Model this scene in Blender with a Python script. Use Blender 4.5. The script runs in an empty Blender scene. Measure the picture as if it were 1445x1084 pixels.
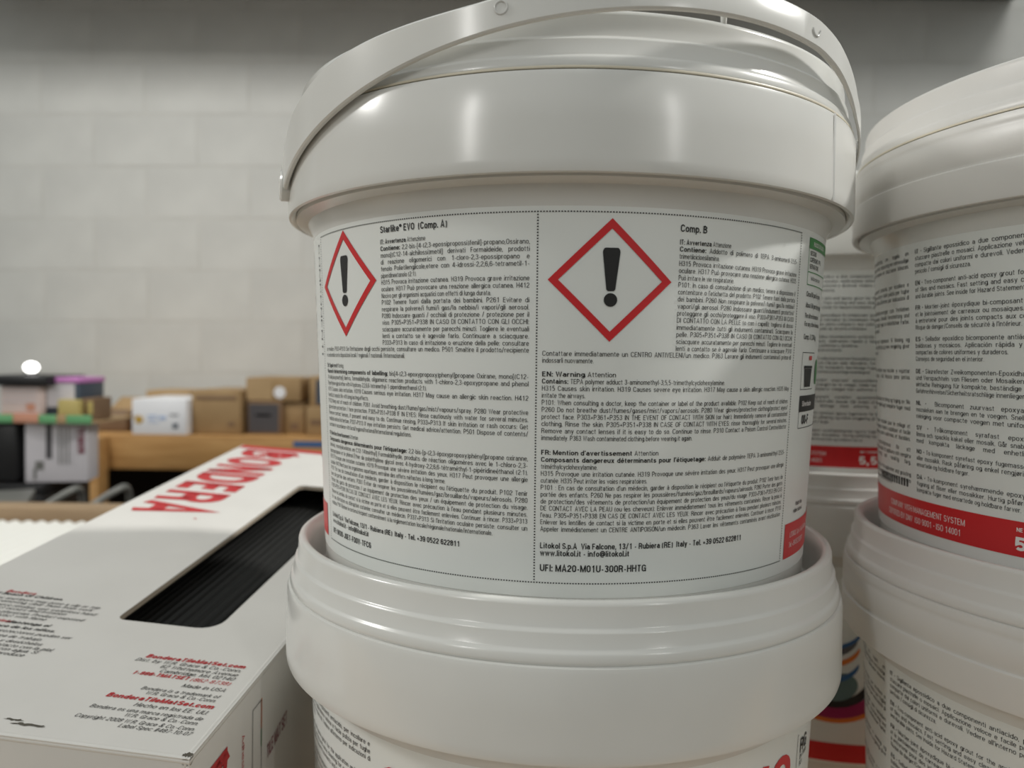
import bpy, bmesh, math, random
from math import sin, cos, pi, radians
from mathutils import Matrix, Vector
random.seed(7)
S = bpy.context.scene
COL = S.collection

# ------------------------------------------------------------------ camera
PITCH, ROLL, FPX = 0.03312, 0.0145, 1085.0
cp, sp, cr, sr = cos(PITCH), sin(PITCH), cos(ROLL), sin(ROLL)
right = Vector((cr, sp*sr, cp*sr)); up = Vector((-sr, sp*cr, cp*cr)); fwd = Vector((0, cp, -sp))
cam = bpy.data.cameras.new('camera'); camo = bpy.data.objects.new('camera', cam); COL.objects.link(camo)
m = Matrix.Identity(4)
for i, v in enumerate((right, up, -fwd)):
    m[0][i], m[1][i], m[2][i] = v
camo.matrix_world = m
cam.sensor_fit = 'HORIZONTAL'; cam.sensor_width = 36.0; cam.lens = FPX/1445.0*36.0
cam.clip_start = 0.01; cam.clip_end = 100
cam.dof.use_dof = True; cam.dof.focus_distance = 0.262; cam.dof.aperture_fstop = 10.5
S.camera = camo

# ------------------------------------------------------------------ light and exposure
S.view_settings.view_transform = 'Standard'; S.view_settings.look = 'None'
S.view_settings.exposure = -0.22; S.view_settings.gamma = 1.0; S.view_settings.use_curve_mapping = False
W = bpy.data.worlds.new('warehouse_ambient'); S.world = W; W.use_nodes = True
bg = W.node_tree.nodes['Background']; bg.inputs[0].default_value = (0.96, 1.0, 0.98, 1); bg.inputs[1].default_value = 0.62

def area(name, loc, target, sx, sy, power, col=(1, .985, .95), spread=180):
    l = bpy.data.lights.new(name, 'AREA'); l.shape = 'RECTANGLE'; l.size = sx; l.size_y = sy; l.energy = power; l.color = col; l.spread = radians(spread)
    o = bpy.data.objects.new(name, l); COL.objects.link(o); o.location = loc
    o.rotation_euler = (Vector(target)-Vector(loc)).to_track_quat('-Z', 'Y').to_euler()
    return o
area('high_bay_light_right', (2.0, .40, 1.85), (0, .4, 0), .13, .13, 11.5, spread=80)
area('high_bay_light_left', (-2.4, .20, 1.45), (0, .4, 0), .4, .4, 4.6, spread=80)
for nm, lx, ly, pw in (('a', -2.5, -2.8, 30), ('b', 2.3, -2.9, 17)):          # tubes that run towards the goods
    o = area('tube_light_aisle_behind_'+nm, (lx, ly, 1.50), (lx, ly, 0), .10, 1.5, pw)
    o.rotation_euler = (0, 0, math.atan2(-(0-lx), .35-ly))
    o.rotation_euler.x = .5
area('high_bay_light_wall_a', (-1.5, .9, 2.3), (-1.15, 3.0, -.05), .5, .5, 14, spread=95)
area('high_bay_light_wall_b', (2.2, .9, 2.3), (1.8, 3.0, .25), .5, .5, 6.5, spread=95)

# ------------------------------------------------------------------ materials
def mat(name, col, rough=.5, noise=None, spec=.5, metal=0, sss=0, bump=None, coat=0, emit=None):
    M = bpy.data.materials.new(name); M.use_nodes = True
    nt = M.node_tree; b = nt.nodes['Principled BSDF']
    c = tuple(col)+(1,)
    b.inputs['Base Color'].default_value = c; b.inputs['Roughness'].default_value = rough
    b.inputs['Metallic'].default_value = metal; b.inputs['Specular IOR Level'].default_value = spec
    b.inputs['Coat Weight'].default_value = coat; b.inputs['Coat Roughness'].default_value = .15
    if sss:
        b.inputs['Subsurface Weight'].default_value = sss; b.inputs['Subsurface Scale'].default_value = .004
        b.inputs['Subsurface Radius'].default_value = (1, .95, .86)
    if emit:
        b.inputs['Emission Color'].default_value = tuple(emit[0])+(1,); b.inputs['Emission Strength'].default_value = emit[1]
    tc = None
    if noise or bump:
        tc = nt.nodes.new('ShaderNodeTexCoord')
    if noise:                                            # (scale, second colour, detail, stretch)
        mp = nt.nodes.new('ShaderNodeMapping'); mp.inputs['Scale'].default_value = noise[3] if len(noise) > 3 else (1, 1, 1)
        n = nt.nodes.new('ShaderNodeTexNoise'); n.inputs['Scale'].default_value = noise[0]; n.inputs['Detail'].default_value = noise[2] if len(noise) > 2 else 4
        r = nt.nodes.new('ShaderNodeValToRGB'); r.color_ramp.elements[0].position = .35; r.color_ramp.elements[1].position = .68
        r.color_ramp.elements[0].color = tuple(noise[1])+(1,); r.color_ramp.elements[1].color = c
        nt.links.new(tc.outputs['Object'], mp.inputs[0]); nt.links.new(mp.outputs[0], n.inputs[0])
        nt.links.new(n.outputs[0], r.inputs[0]); nt.links.new(r.outputs[0], b.inputs['Base Color'])
    if bump:                                             # (scale, strength, distance)
        n = nt.nodes.new('ShaderNodeTexNoise'); n.inputs['Scale'].default_value = bump[0]; n.inputs['Detail'].default_value = 5
        bp = nt.nodes.new('ShaderNodeBump'); bp.inputs['Strength'].default_value = bump[1]; bp.inputs['Distance'].default_value = bump[2]
        nt.links.new(tc.outputs['Object'], n.inputs[0]); nt.links.new(n.outputs[0], bp.inputs['Height']); nt.links.new(bp.outputs[0], b.inputs['Normal'])
    return M
M = {}
M['plastic'] = mat('white_polypropylene', (.73, .725, .69), .20, noise=(22, (.70, .695, .66), 3), sss=.12, bump=(9, .12, .002))
M['plastic_warm'] = mat('white_polypropylene_matt', (.75, .73, .695), .34, noise=(22, (.72, .70, .665), 3), sss=.12, bump=(9, .1, .002))
M['seal'] = mat('ivory_seal_edge', (.68, .62, .49), .4)
M['film'] = mat('white_label_film', (.80, .82, .79), .36, sss=.05)
M['black_ink'] = mat('black_ink', (.012, .012, .012), .5)
M['grey_ink'] = mat('grey_ink', (.10, .10, .11), .5)
M['red_ink'] = mat('red_ink', (.62, .018, .022), .4)
M['box_red'] = mat('carton_red_ink', (.52, .03, .035), .5)
M['white_ink'] = mat('white_ink', (.86, .84, .82), .4)
M['green_ink'] = mat('green_ink', (.05, .26, .07), .4)
M['orange_ink'] = mat('orange_ink', (.75, .2, .03), .4)
M['blue_ink'] = mat('blue_ink', (.03, .12, .3), .4)
M['magenta_ink'] = mat('magenta_ink', (.32, .01, .09), .4)
M['teal_ink'] = mat('teal_ink', (.12, .2, .2), .4)
M['block'] = mat('painted_concrete_block', (.63, .635, .605), .6, noise=(4.5, (.555, .56, .535), 7), bump=(60, .25, .002))
M['mortar'] = mat('painted_mortar', (.60, .60, .57), .7, noise=(8, (.55, .55, .52), 4))
M['floor'] = mat('concrete_floor', (.22, .21, .20), .7, noise=(3, (.17, .165, .16), 6))
M['wood'] = mat('pine_lumber', (.53, .30, .11), .6, noise=(9, (.42, .22, .07), 5, (1, 8, 8)))
M['wood_pale'] = mat('pale_pine_board', (.58, .42, .26), .6, noise=(9, (.46, .32, .19), 5, (1, 8, 8)))
M['rail_wood'] = mat('weathered_pine', (.40, .28, .165), .6, noise=(9, (.31, .21, .12), 5, (1, 8, 8)))
M['dark_wood_shade'] = mat('dark_plywood_shade', (.035, .022, .014), .8)  # also darkens the rack void, where the colour stands in for shade
M['carton'] = mat('brown_cardboard', (.38, .25, .12), .75, noise=(14, (.33, .21, .095), 4))
M['carton_dark'] = mat('dark_brown_cardboard', (.24, .15, .085), .75, noise=(14, (.2, .12, .065), 4))
M['carton_pale'] = mat('pale_cardboard', (.48, .33, .175), .75, noise=(14, (.43, .29, .145), 4))
M['tape'] = mat('packing_tape', (.40, .27, .13), .3)
M['white_card'] = mat('white_coated_cardboard', (.74, .72, .68), .45, noise=(26, (.71, .69, .65), 5), bump=(40, .08, .001))
M['card_edge'] = mat('cardboard_cut_edge', (.42, .36, .28), .8)
M['dirt'] = mat('dark_scuff', (.10, .09, .07), .9)
M['mat_black'] = mat('black_rubber_mat', (.016, .016, .015), .5, spec=.3)
M['foam'] = mat('white_corrugated_sheet', (.88, .87, .82), .6)
M['metal'] = mat('grey_coated_metal', (.20, .20, .185), .45, metal=.3)
M['black'] = mat('black_plastic', (.012, .012, .013), .4)
M['white_box'] = mat('white_glossy_card', (.86, .86, .88), .35)
M['lilac_white'] = mat('pale_lilac_card', (.66, .63, .66), .5)
M['maroon'] = mat('maroon_ink', (.22, .02, .05), .5)
M['grey_card'] = mat('charcoal_card', (.075, .07, .075), .5)
M['pink_card'] = mat('pale_pink_card', (.72, .58, .54), .5)
M['salmon'] = mat('salmon_ink', (.62, .30, .20), .5)
M['purple'] = mat('orchid_purple_plastic', (.62, .24, .58), .35)
M['navy'] = mat('dark_slate_card', (.05, .07, .10), .4)
M['yellow'] = mat('mustard_card', (.52, .42, .15), .5)
M['green'] = mat('green_plastic', (.16, .42, .19), .4)
M['gold'] = mat('gold_sticker', (.55, .34, .06), .4)
M['paleblue'] = mat('pale_blue_ink', (.45, .55, .75), .5)
M['glow_spot'] = mat('glowing_reflection', (.95, .95, .95), .3, emit=((1, .98, .95), 6))  # emission stands in for a bright reflection on shiny plastic

# ------------------------------------------------------------------ helpers
def link(o, parent=None):
    COL.objects.link(o)
    if parent is not None: o.parent = parent
    return o
def obj(name, verts, faces, material, parent=None, smooth=False, sharp=None):
    me = bpy.data.meshes.new(name); me.from_pydata([tuple(v) for v in verts], [], faces)
    if material is not None: me.materials.append(M[material] if isinstance(material, str) else material)
    if smooth:
        for p in me.polygons: p.use_smooth = True
        if sharp: me.set_sharp_from_angle(angle=radians(sharp))
    me.update()
    return link(bpy.data.objects.new(name, me), parent)
def from_bm(name, bm, material, parent=None, smooth=False, sharp=35):
    me = bpy.data.meshes.new(name); bm.normal_update(); bm.to_mesh(me); bm.free()
    me.materials.append(M[material])
    if smooth:
        for p in me.polygons: p.use_smooth = True
        me.set_sharp_from_angle(angle=radians(sharp))
    return link(bpy.data.objects.new(name, me), parent)
def box(name, lo, hi, material, parent=None, bevel=0.0, seg=2):
    bm = bmesh.new(); bmesh.ops.create_cube(bm, size=1)
    for v in bm.verts:
        v.co = Vector([lo[i]+(v.co[i]+.5)*(hi[i]-lo[i]) for i in range(3)])
    if bevel: bmesh.ops.bevel(bm, geom=bm.edges[:], offset=bevel, segments=seg, affect='EDGES', profile=.5)
    return from_bm(name, bm, material, parent, bool(bevel))
def thing(name, label, cat, loc=(0, 0, 0), rz=0, group=None):
    o = bpy.data.objects.new(name, None); o.empty_display_size = .05; link(o); o.location = loc; o.rotation_euler = (0, 0, rz)
    return tag(o, label, cat, group)
def tag(o, label, cat, group=None):
    o['label'] = label; o['category'] = cat
    if group: o['group'] = group
    return o
def struct(o): o['kind'] = 'structure'; return o
def lathe(name, prof, material, parent=None, segs=160, closed=False, sharp=30):
    vs, fs = [], []; n = len(prof)
    for i in range(segs):
        a = 2*pi*i/segs
        for r, z in prof: vs.append((r*sin(a), -r*cos(a), z))
    for i in range(segs):
        j = (i+1) % segs
        for k in range(n if closed else n-1):
            l = (k+1) % n
            fs.append((i*n+k, j*n+k, j*n+l, i*n+l))
    me = bpy.data.meshes.new(name); bm = bmesh.new()
    bv = [bm.verts.new(v) for v in vs]
    for f in fs:
        try: bm.faces.new([bv[q] for q in f])
        except ValueError: pass
    bmesh.ops.remove_doubles(bm, verts=bm.verts[:], dist=1e-6)
    bmesh.ops.recalc_face_normals(bm, faces=bm.faces[:])
    return from_bm(name, bm, material, parent, True, sharp)
def tube(name, pts, r, material, parent=None, n=10):
    pts = [Vector(p) for p in pts]; vs, fs = [], []
    for i, p in enumerate(pts):
        t = (pts[min(i+1, len(pts)-1)]-pts[max(i-1, 0)]).normalized()
        a = t.orthogonal().normalized() if i == 0 else (a - t*a.dot(t)).normalized()
        b = t.cross(a)
        for k in range(n):
            q = 2*pi*k/n; vs.append(p+a*(r*cos(q))+b*(r*sin(q)))
    for i in range(len(pts)-1):
        for k in range(n): fs.append((i*n+k, i*n+(k+1) % n, (i+1)*n+(k+1) % n, (i+1)*n+k))
    fs.append(tuple(range(n))[::-1]); fs.append(tuple((len(pts)-1)*n+k for k in range(n)))
    return obj(name, vs, fs, material, parent, True, 40)
def at(px, py, Y):
    "world point at depth Y that the photograph shows at pixel px, py (used to read off sizes of the far things)"
    u = (px-722.5)/FPX; v = -(py-542)/FPX
    u, v = cr*u-sr*v, sr*u+cr*v
    d = Vector((u, cp+sp*v, -sp+cp*v)); return d*(Y/d.y)

# ------------------------------------------------------------------ lettering: a condensed grotesque drawn with strokes, laid out in the plane
def arc(cx_, cy_, rx, ry, a0, a1, n=None):
    n = n or max(3, int(abs(a1-a0)/20)); return [(cx_+rx*cos(radians(a0+(a1-a0)*i/n)), cy_+ry*sin(radians(a0+(a1-a0)*i/n))) for i in range(n+1)]
def oval(x0, y0, x1, y1):
    rx = (x1-x0)/2; ry = min((y1-y0)/2, rx*1.25); cx_ = (x0+x1)/2
    p = arc(cx_, y1-ry, rx, ry, 0, 180, 8)+arc(cx_, y0+ry, rx, ry, 180, 360, 8); return p+[p[0]]
def glyph(c, t):
    "width and stroke centre lines of a character; capital height 1, t = stroke"
    e = t/2; T_ = 1-e; X = .72-e; w = .36; W_ = .44; D_ = -.26+e; Mx = .36
    def arch(x0, x1): r = (x1-x0)/2; return [(x0, e*0+.42)]+arc(x0+r, X-r*1.15, r, r*1.15, 180, 0, 7)+[(x1, 0)]
    def sline(w, y0, y1):
        h = (y1-y0)/4; m_ = (y0+y1)/2; k = .02
        return arc(w/2, y1-h, w/2-k, h, 12, 262, 10)+arc(w/2, y0+h, w/2, h, 82, -168, 10)
    acc = {'ò': 'o`', 'è': 'e`', 'à': 'a`', 'ù': 'u`', 'é': 'e´', 'ê': 'e^', 'ë': 'e:', 'î': 'ı^', 'ï': 'ı:', 'ô': 'o^', 'â': 'a^', 'ä': 'a:', 'ö': 'o:', 'ü': 'u:', 'å': 'a°', 'í': 'ı´', 'ó': 'o´', 'ú': 'u´', 'á': 'a´', 'ñ': 'n~', 'É': 'E´'}
    if c in acc:
        b, m_ = acc[c]; wd, ps = glyph(b, t); y = 1.08 if b == 'E' else .84; x = wd/2
        if m_ == '`': ps = ps+[[(x-.1, y+.13), (x+.05, y)]]
        elif m_ == '´': ps = ps+[[(x+.1, y+.13), (x-.05, y)]]
        elif m_ == '^': ps = ps+[[(x-.12, y), (x, y+.13), (x+.12, y)]]
        elif m_ == '~': ps = ps+[[(x-.14, y+.02), (x-.05, y+.09), (x+.05, y+.03), (x+.14, y+.1)]]
        elif m_ == '°': ps = ps+[oval(x-.08, y, x+.08, y+.18)]
        else: ps = ps+[[(x-.1-e, y+.06), (x-.1+e, y+.06)], [(x+.1-e, y+.06), (x+.1+e, y+.06)]]
        return wd, ps
    dot = lambda x, y: [(x-e, y), (x+e, y)]
    G_ = {
     ' ': (.10, []), '.': (0, [dot(0, e)]), ',': (0, [[(0, t), (-.05, -.13)]]), ':': (0, [dot(0, e), dot(0, .6)]), ';': (0, [dot(0, .6), [(0, t), (-.05, -.13)]]), '-': (.2, [[(0, .34), (.2, .34)]]),
     '+': (.36, [[(0, .36), (.36, .36)], [(.18, .14), (.18, .58)]]), '/': (.28, [[(0, -.04), (.28, 1.04)]]), '(': (.14, [arc(.2, .4, .2, .62, 130, 230, 6)]), ')': (.14, [arc(-.06, .4, .2, .62, 50, -50, 6)]),
     '[': (.13, [[(.15, T_+.04), (0, T_+.04), (0, -.18), (.15, -.18)]]), ']': (.13, [[(-.02, T_+.04), (.13, T_+.04), (.13, -.18), (-.02, -.18)]]), '!': (0, [dot(0, e), [(0, .28), (0, 1)]]), "'": (0, [[(0, 1), (0, .74)]]), '•': (.1, [[(-.02, .42), (.12, .42)], [(-.02, .5), (.12, .5)]]),
     '®': (.26, [oval(0, .62, .26, T_), [(.09, .7), (.09, .9), (.17, .9), (.17, .82), (.1, .8), (.17, .7)]]), '°': (.18, [oval(0, .68, .18, T_)]), '#': (.44, [[(.1, 0), (.18, 1)], [(.28, 0), (.36, 1)], [(0, .33), (.44, .33)], [(0, .67), (.44, .67)]]),
     '%': (.5, [oval(0, .52, .18, T_), oval(.32, e, .5, .48), [(.1, 0), (.4, 1)]]), '&': (.5, [[(.5, 0), (.1, .68)]+arc(.22, .78, .13, .2, 200, -30, 8)+[(.06, .42)]+arc(.2, .26, .2, .26-e, 140, 330, 8)+[(.48, .46)]]),
     '@': (.7, [oval(.2, .2, .5, .66), [(.5, .66), (.5, .28), (.6, .2), (.7, .36)]+arc(.35, .45, .35, .5, 0, 300, 14)]),
     'a': (w-.02, [arc(w/2-.01, X-.16, w/2-.02, .16, 165, 0, 7)+[(w-.02, 0)], oval(0, e, w-.02, .42)]), 'b': (w, [[(0, 0), (0, 1)], oval(0, e, w, X)]), 'c': (w-.03, [arc(w/2, X-.2, w/2, .2, 15, 180, 8)+arc(w/2, e+.2, w/2, .2, 180, 345, 8)]),
     'd': (w, [[(w, 0), (w, 1)], oval(0, e, w, X)]), 'e': (w, [[(0, Mx), (w, Mx)]+arc(w/2, X-.2, w/2, .2, 0, 180, 8)+arc(w/2, e+.2, w/2, .2, 180, 335, 8)]), 'f': (.2, [[(.08, 0), (.08, .8)]+arc(.24, .8, .16, T_-.8, 180, 90, 3), [(-.03, X), (.23, X)]]),
     'g': (w, [oval(0, e+.02, w, X), [(w, .72), (w, D_+.14)]+arc(w/2, D_+.14, w/2, .14, 0, -160, 7)]), 'h': (w, [[(0, 0), (0, 1)], arch(0, w)]), 'i': (0, [[(0, 0), (0, .72)], [(0, .86), (0, 1)]]), 'ı': (0, [[(0, 0), (0, .72)]]), 'j': (.04, [[(-.08, D_), (0, D_+.03), (.04, D_+.1), (.04, .72)], [(.04, .86), (.04, 1)]]),
     'k': (w-.02, [[(0, 0), (0, 1)], [(w-.04, .72), (.02, .3)], [(.12, .42), (w, 0)]]), 'l': (0, [[(0, 0), (0, 1)]]), 'm': (.62, [[(0, 0), (0, .72)], arch(0, .31), arch(.31, .62)]), 'n': (w, [[(0, 0), (0, .72)], arch(0, w)]), 'o': (w, [oval(0, e, w, X)]),
     'p': (w, [[(0, -.26), (0, .72)], oval(0, e, w, X)]), 'q': (w, [[(w, -.26), (w, .72)], oval(0, e, w, X)]), 'r': (.2, [[(0, 0), (0, .72)], [(0, .45)]+arc(.2, .45, .2, X-.45, 180, 85, 4)]), 's': (w-.03, [sline(w-.03, e, X)]),
     't': (.2, [[(.08, .9), (.08, .17)]+arc(.22, .17, .14, .17-e, 180, 270, 3), [(-.03, X), (.22, X)]]), 'u': (w, [[(0, .72)]+arc(w/2, e+.2, w/2, .2, 180, 360, 8)+[(w, .72)], [(w, .3), (w, 0)]]), 'v': (w, [[(0, .72), (w/2, .03), (w, .72)]]), 'w': (.56, [[(0, .72), (.14, .04), (.28, .68), (.42, .04), (.56, .72)]]),
     'x': (w, [[(0, .72), (w, 0)], [(w, .72), (0, 0)]]), 'y': (w, [[(0, .72), (w/2, .06)], [(w, .72), (w/2-.04, -.16), (.02, D_)]]), 'z': (w-.02, [[(0, X), (w-.03, X), (0, e), (w, e)]]), 'æ': (.62, [oval(0, e, .31, .42), arc(.16, X-.16, .15, .16, 165, 0, 7)+[(.31, .2)], [(.31, Mx), (.62, Mx)]+arc(.465, X-.2, .155, .2, 0, 180, 8)+arc(.465, e+.2, .155, .2, 180, 335, 8)]),
     'ø': (w, [oval(0, e, w, X), [(0, -.03), (w, .76)]]), 'ç': (w-.03, [arc(w/2, X-.2, w/2, .2, 15, 180, 8)+arc(w/2, e+.2, w/2, .2, 180, 345, 8), [(w/2, 0), (w/2-.03, -.2)]]),
     'A': (.48, [[(0, 0), (.24, 1), (.48, 0)], [(.09, .3), (.39, .3)]]), 'B': (W_, [[(0, T_), (.2, T_)]+arc(.2, .755, W_-.22, T_-.755, 90, -90, 6)+[(0, .51)], [(.2, .51)]+arc(.2, (.51+e)/2, W_-.2, (.51-e)/2, 90, -90, 6)+[(0, e)], [(0, 0), (0, 1)]]),
     'C': (W_, [arc(W_/2, T_-.26, W_/2, .26, 12, 180, 8)+arc(W_/2, e+.26, W_/2, .26, 180, 348, 8)]), 'D': (W_, [[(0, 0), (0, 1)], [(0, T_), (.14, T_)]+arc(.14, T_-.32, W_-.14, .32, 90, 0, 5)+arc(.14, e+.32, W_-.14, .32, 0, -90, 5)+[(0, e)]]), 'E': (.37, [[(0, 0), (0, 1)], [(0, T_), (.38, T_)], [(0, .52), (.34, .52)], [(0, e), (.38, e)]]),
     'F': (.34, [[(0, 0), (0, 1)], [(0, T_), (.36, T_)], [(0, .5), (.31, .5)]]), 'G': (W_, [arc(W_/2, T_-.26, W_/2, .26, 12, 180, 8)+arc(W_/2, e+.26, W_/2, .26, 180, 360, 8)+[(W_, .48), (.24, .48)], [(W_, .3), (W_, 0)]]), 'H': (W_, [[(0, 0), (0, 1)], [(W_, 0), (W_, 1)], [(0, .52), (W_, .52)]]),
     'I': (0, [[(0, 0), (0, 1)]]), 'J': (.32, [[(.32, 1)]+arc(.16, e+.2, .16, .2, 0, -180, 8)+[(0, .3)]]), 'K': (W_, [[(0, 0), (0, 1)], [(W_-.02, 1), (.02, .42)], [(.14, .56), (W_, 0)]]), 'L': (.34, [[(0, 1), (0, e), (.36, e)]]), 'M': (.58, [[(0, 0), (0, 1)], [(0, .96), (.29, .08), (.58, .96)], [(.58, 1), (.58, 0)]]),
     'N': (W_, [[(0, 0), (0, 1)], [(0, .96), (W_, .04)], [(W_, 0), (W_, 1)]]), 'O': (W_+.01, [oval(0, e, W_+.01, T_)]), 'P': (W_-.02, [[(0, 0), (0, 1)], [(0, T_), (.2, T_)]+arc(.2, T_-.25, W_-.22, .25, 90, -90, 7)+[(0, T_-.5)]]), 'Q': (W_+.01, [oval(0, e, W_+.01, T_), [(.26, .26), (W_+.04, 0)]]),
     'R': (W_, [[(0, 0), (0, 1)], [(0, T_), (.2, T_)]+arc(.2, T_-.22, W_-.21, .22, 90, -90, 7)+[(0, T_-.44)], [(.24, T_-.44), (.38, .4), (W_-.02, 0)]]), 'S': (W_-.01, [sline(W_-.01, e, T_)]), 'T': (.40, [[(0, T_), (.40, T_)], [(.20, 0), (.20, 1)]]), 'U': (W_, [[(0, 1)]+arc(W_/2, e+.25, W_/2, .25, 180, 360, 8)+[(W_, 1)]]),
     'V': (.46, [[(0, 1), (.23, .02), (.46, 1)]]), 'W': (.70, [[(0, 1), (.17, .03), (.35, .96), (.53, .03), (.70, 1)]]), 'X': (.46, [[(0, 1), (.46, 0)], [(.46, 1), (0, 0)]]), 'Y': (.46, [[(0, 1), (.23, .42), (.46, 1)], [(.23, .45), (.23, 0)]]), 'Z': (.42, [[(0, T_), (.40, T_), (.01, e), (.42, e)]]),
     '0': (.38, [oval(0, e, .38, T_)]), '1': (.38, [[(.24, 0), (.24, 1)], [(.24, .94), (.16, .8), (.05, .77)]]), '2': (.38, [arc(.19, T_-.24, .19, .24, 175, -20, 9)+[(0, .16), (0, e), (.39, e)]]), '3': (.38, [arc(.19, .76, .18, T_-.76, 165, -80, 9)+[(.14, .53)], [(.2, .53)]+arc(.19, .28, .19, .28-e, 80, -165, 9)]),
     '4': (.40, [[(.30, 0), (.30, 1)], [(.28, .97), (0, .32), (0, .25), (.42, .25)]]), '5': (.38, [[(.36, T_), (.05, T_), (.03, .50)]+arc(.18, .33, .20, .33-e, 138, -138, 10)]), '6': (.38, [oval(0, e, .38, .6), arc(.19, T_-.24, .19, .24, 20, 180, 7)+[(0, .3)]]), '7': (.38, [[(0, T_), (.38, T_), (.2, .4), (.13, 0)]]),
     '8': (.38, [oval(.02, .53, .36, T_), oval(0, e, .38, .53)]), '9': (.38, [oval(0, .4, .38, T_), arc(.19, e+.24, .19, .24, 200, 360, 7)+[(.38, .7)]])}
    return G_[c]
def stroke(path, t, vs, fs):
    n = len(path); closed = n > 3 and math.hypot(path[0][0]-path[-1][0], path[0][1]-path[-1][1]) < 1e-6
    dirs = []
    for i in range(n-1):
        dx, dy = path[i+1][0]-path[i][0], path[i+1][1]-path[i][1]; l = math.hypot(dx, dy) or 1e-9; dirs.append((dx/l, dy/l))
    b = len(vs)
    for i in range(n):
        d0 = dirs[i-1] if i else (dirs[-1] if closed else dirs[0]); d1 = dirs[i] if i < n-1 else (dirs[0] if closed else dirs[-1])
        nx, ny = -(d0[1]+d1[1]), d0[0]+d1[0]; l = math.hypot(nx, ny)
        if l < .2: nx, ny = -d0[1], d0[0]; k = 1
        else: nx /= l; ny /= l; k = min(2.2, 1/max(.3, nx*-d1[1]+ny*d1[0]))
        x, y = path[i]; vs += [(x+nx*k*t/2, y+ny*k*t/2), (x-nx*k*t/2, y-ny*k*t/2)]
    fs += [(b+2*i, b+2*i+1, b+2*i+3, b+2*i+2) for i in range(n-1)]
GL = {}
CAP = 1.0
def load_glyphs(chars):
    for bold, t in ((0, .097), (1, .160), (2, .215)):
        for c in chars:
            wd, ps = glyph(c, t); vs, fs = [], []; sx_ = 1+.10*bold
            off = t/2+.05
            for p in ps: stroke([(x*sx_, y) for x, y in p], t, vs, fs)
            GL[c, bold] = ([(x+off, y) for x, y in vs], fs, wd*sx_+(t+.10 if c != ' ' else .20))
CHARS = sorted(set("ABCDEFGHIJKLMNOPQRSTUVWXYZabcdefghijklmnopqrstuvwxyz0123456789 .,:;-+/()[]!%&#@'®°•òèàùéêëîïôâäöüåæøÉíóúñçá"))
load_glyphs(CHARS)
class Ink:
    "collects flat print as (x, y) polygons; build() maps them on a surface"
    def __init__(s): s.v, s.f = [], []
    def width(s, txt, h, cx, bold):
        k = h/CAP; return sum(GL[c, bold][2] for c in txt)*k*cx
    def text(s, x, y, txt, h, cx=.66, bold=0, width=None, align='l', shear=0, boldpart=None, fit=False):
        """h = capital height, cx = condensing; width: justify by widening the word spaces, fit: squeeze to width.
        boldpart: number of leading characters set bold"""
        k = h/CAP; nb = boldpart or 0; cx *= 1.5
        bl = [1 if i < nb else bold for i in range(len(txt))]
        w = sum(GL[c, b][2] for c, b in zip(txt, bl))*k*cx; extra = 0
        if width:
            ns = txt.count(' ')
            if fit or w > width or ns == 0: cx *= width/w
            else:
                sw = GL[' ', 0][2]*k*cx; g = min(1.22, width/(w+ns*sw*.35))      # widen the letters first, then the word spaces
                cx *= max(1, g); w *= max(1, g); extra = (width-w)/ns
            w = width
        if align == 'r': x -= w
        elif align == 'c': x -= w/2
        for c, b in zip(txt, bl):
            v, f, adv = GL[c, b]; n = len(s.v)
            s.v += [(x+(q[0]+q[1]*shear)*k*cx, y+q[1]*k) for q in v]
            s.f += [tuple(i+n for i in p) for p in f]
            x += adv*k*cx+(extra if c == ' ' else 0)
        return s
    def rect(s, x0, y0, x1, y1, step=2.5):
        n = max(1, int(abs(x1-x0)/step)); b = len(s.v)
        for i in range(n+1):
            x = x0+(x1-x0)*i/n; s.v += [(x, y0), (x, y1)]
        s.f += [(b+2*i, b+2*i+2, b+2*i+3, b+2*i+1) for i in range(n)]
        return s
    def frame(s, x0, y0, x1, y1, t):
        s.rect(x0, y0, x1, y0+t); s.rect(x0, y1-t, x1, y1); s.rect(x0, y0+t, x0+t, y1-t); s.rect(x1-t, y0+t, x1, y1-t); return s
    def poly(s, pts):
        b = len(s.v); s.v += list(pts); s.f.append(tuple(range(b, b+len(pts)))); return s
    def strip(s, a, c):
        b = len(s.v); n = len(a)
        for p, q in zip(a, c): s.v += [p, q]
        s.f += [(b+2*i, b+2*i+2, b+2*i+3, b+2*i+1) for i in range(n-1)]; return s
    def disc(s, x, y, rx, ry=None, n=20):
        ry = ry or rx; return s.poly([(x+rx*cos(2*pi*i/n), y+ry*sin(2*pi*i/n)) for i in range(n)])
    def build(s, name, material, fn, parent):
        o = obj(name, [fn(*p) for p in s.v], s.f, material, parent); return o

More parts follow.
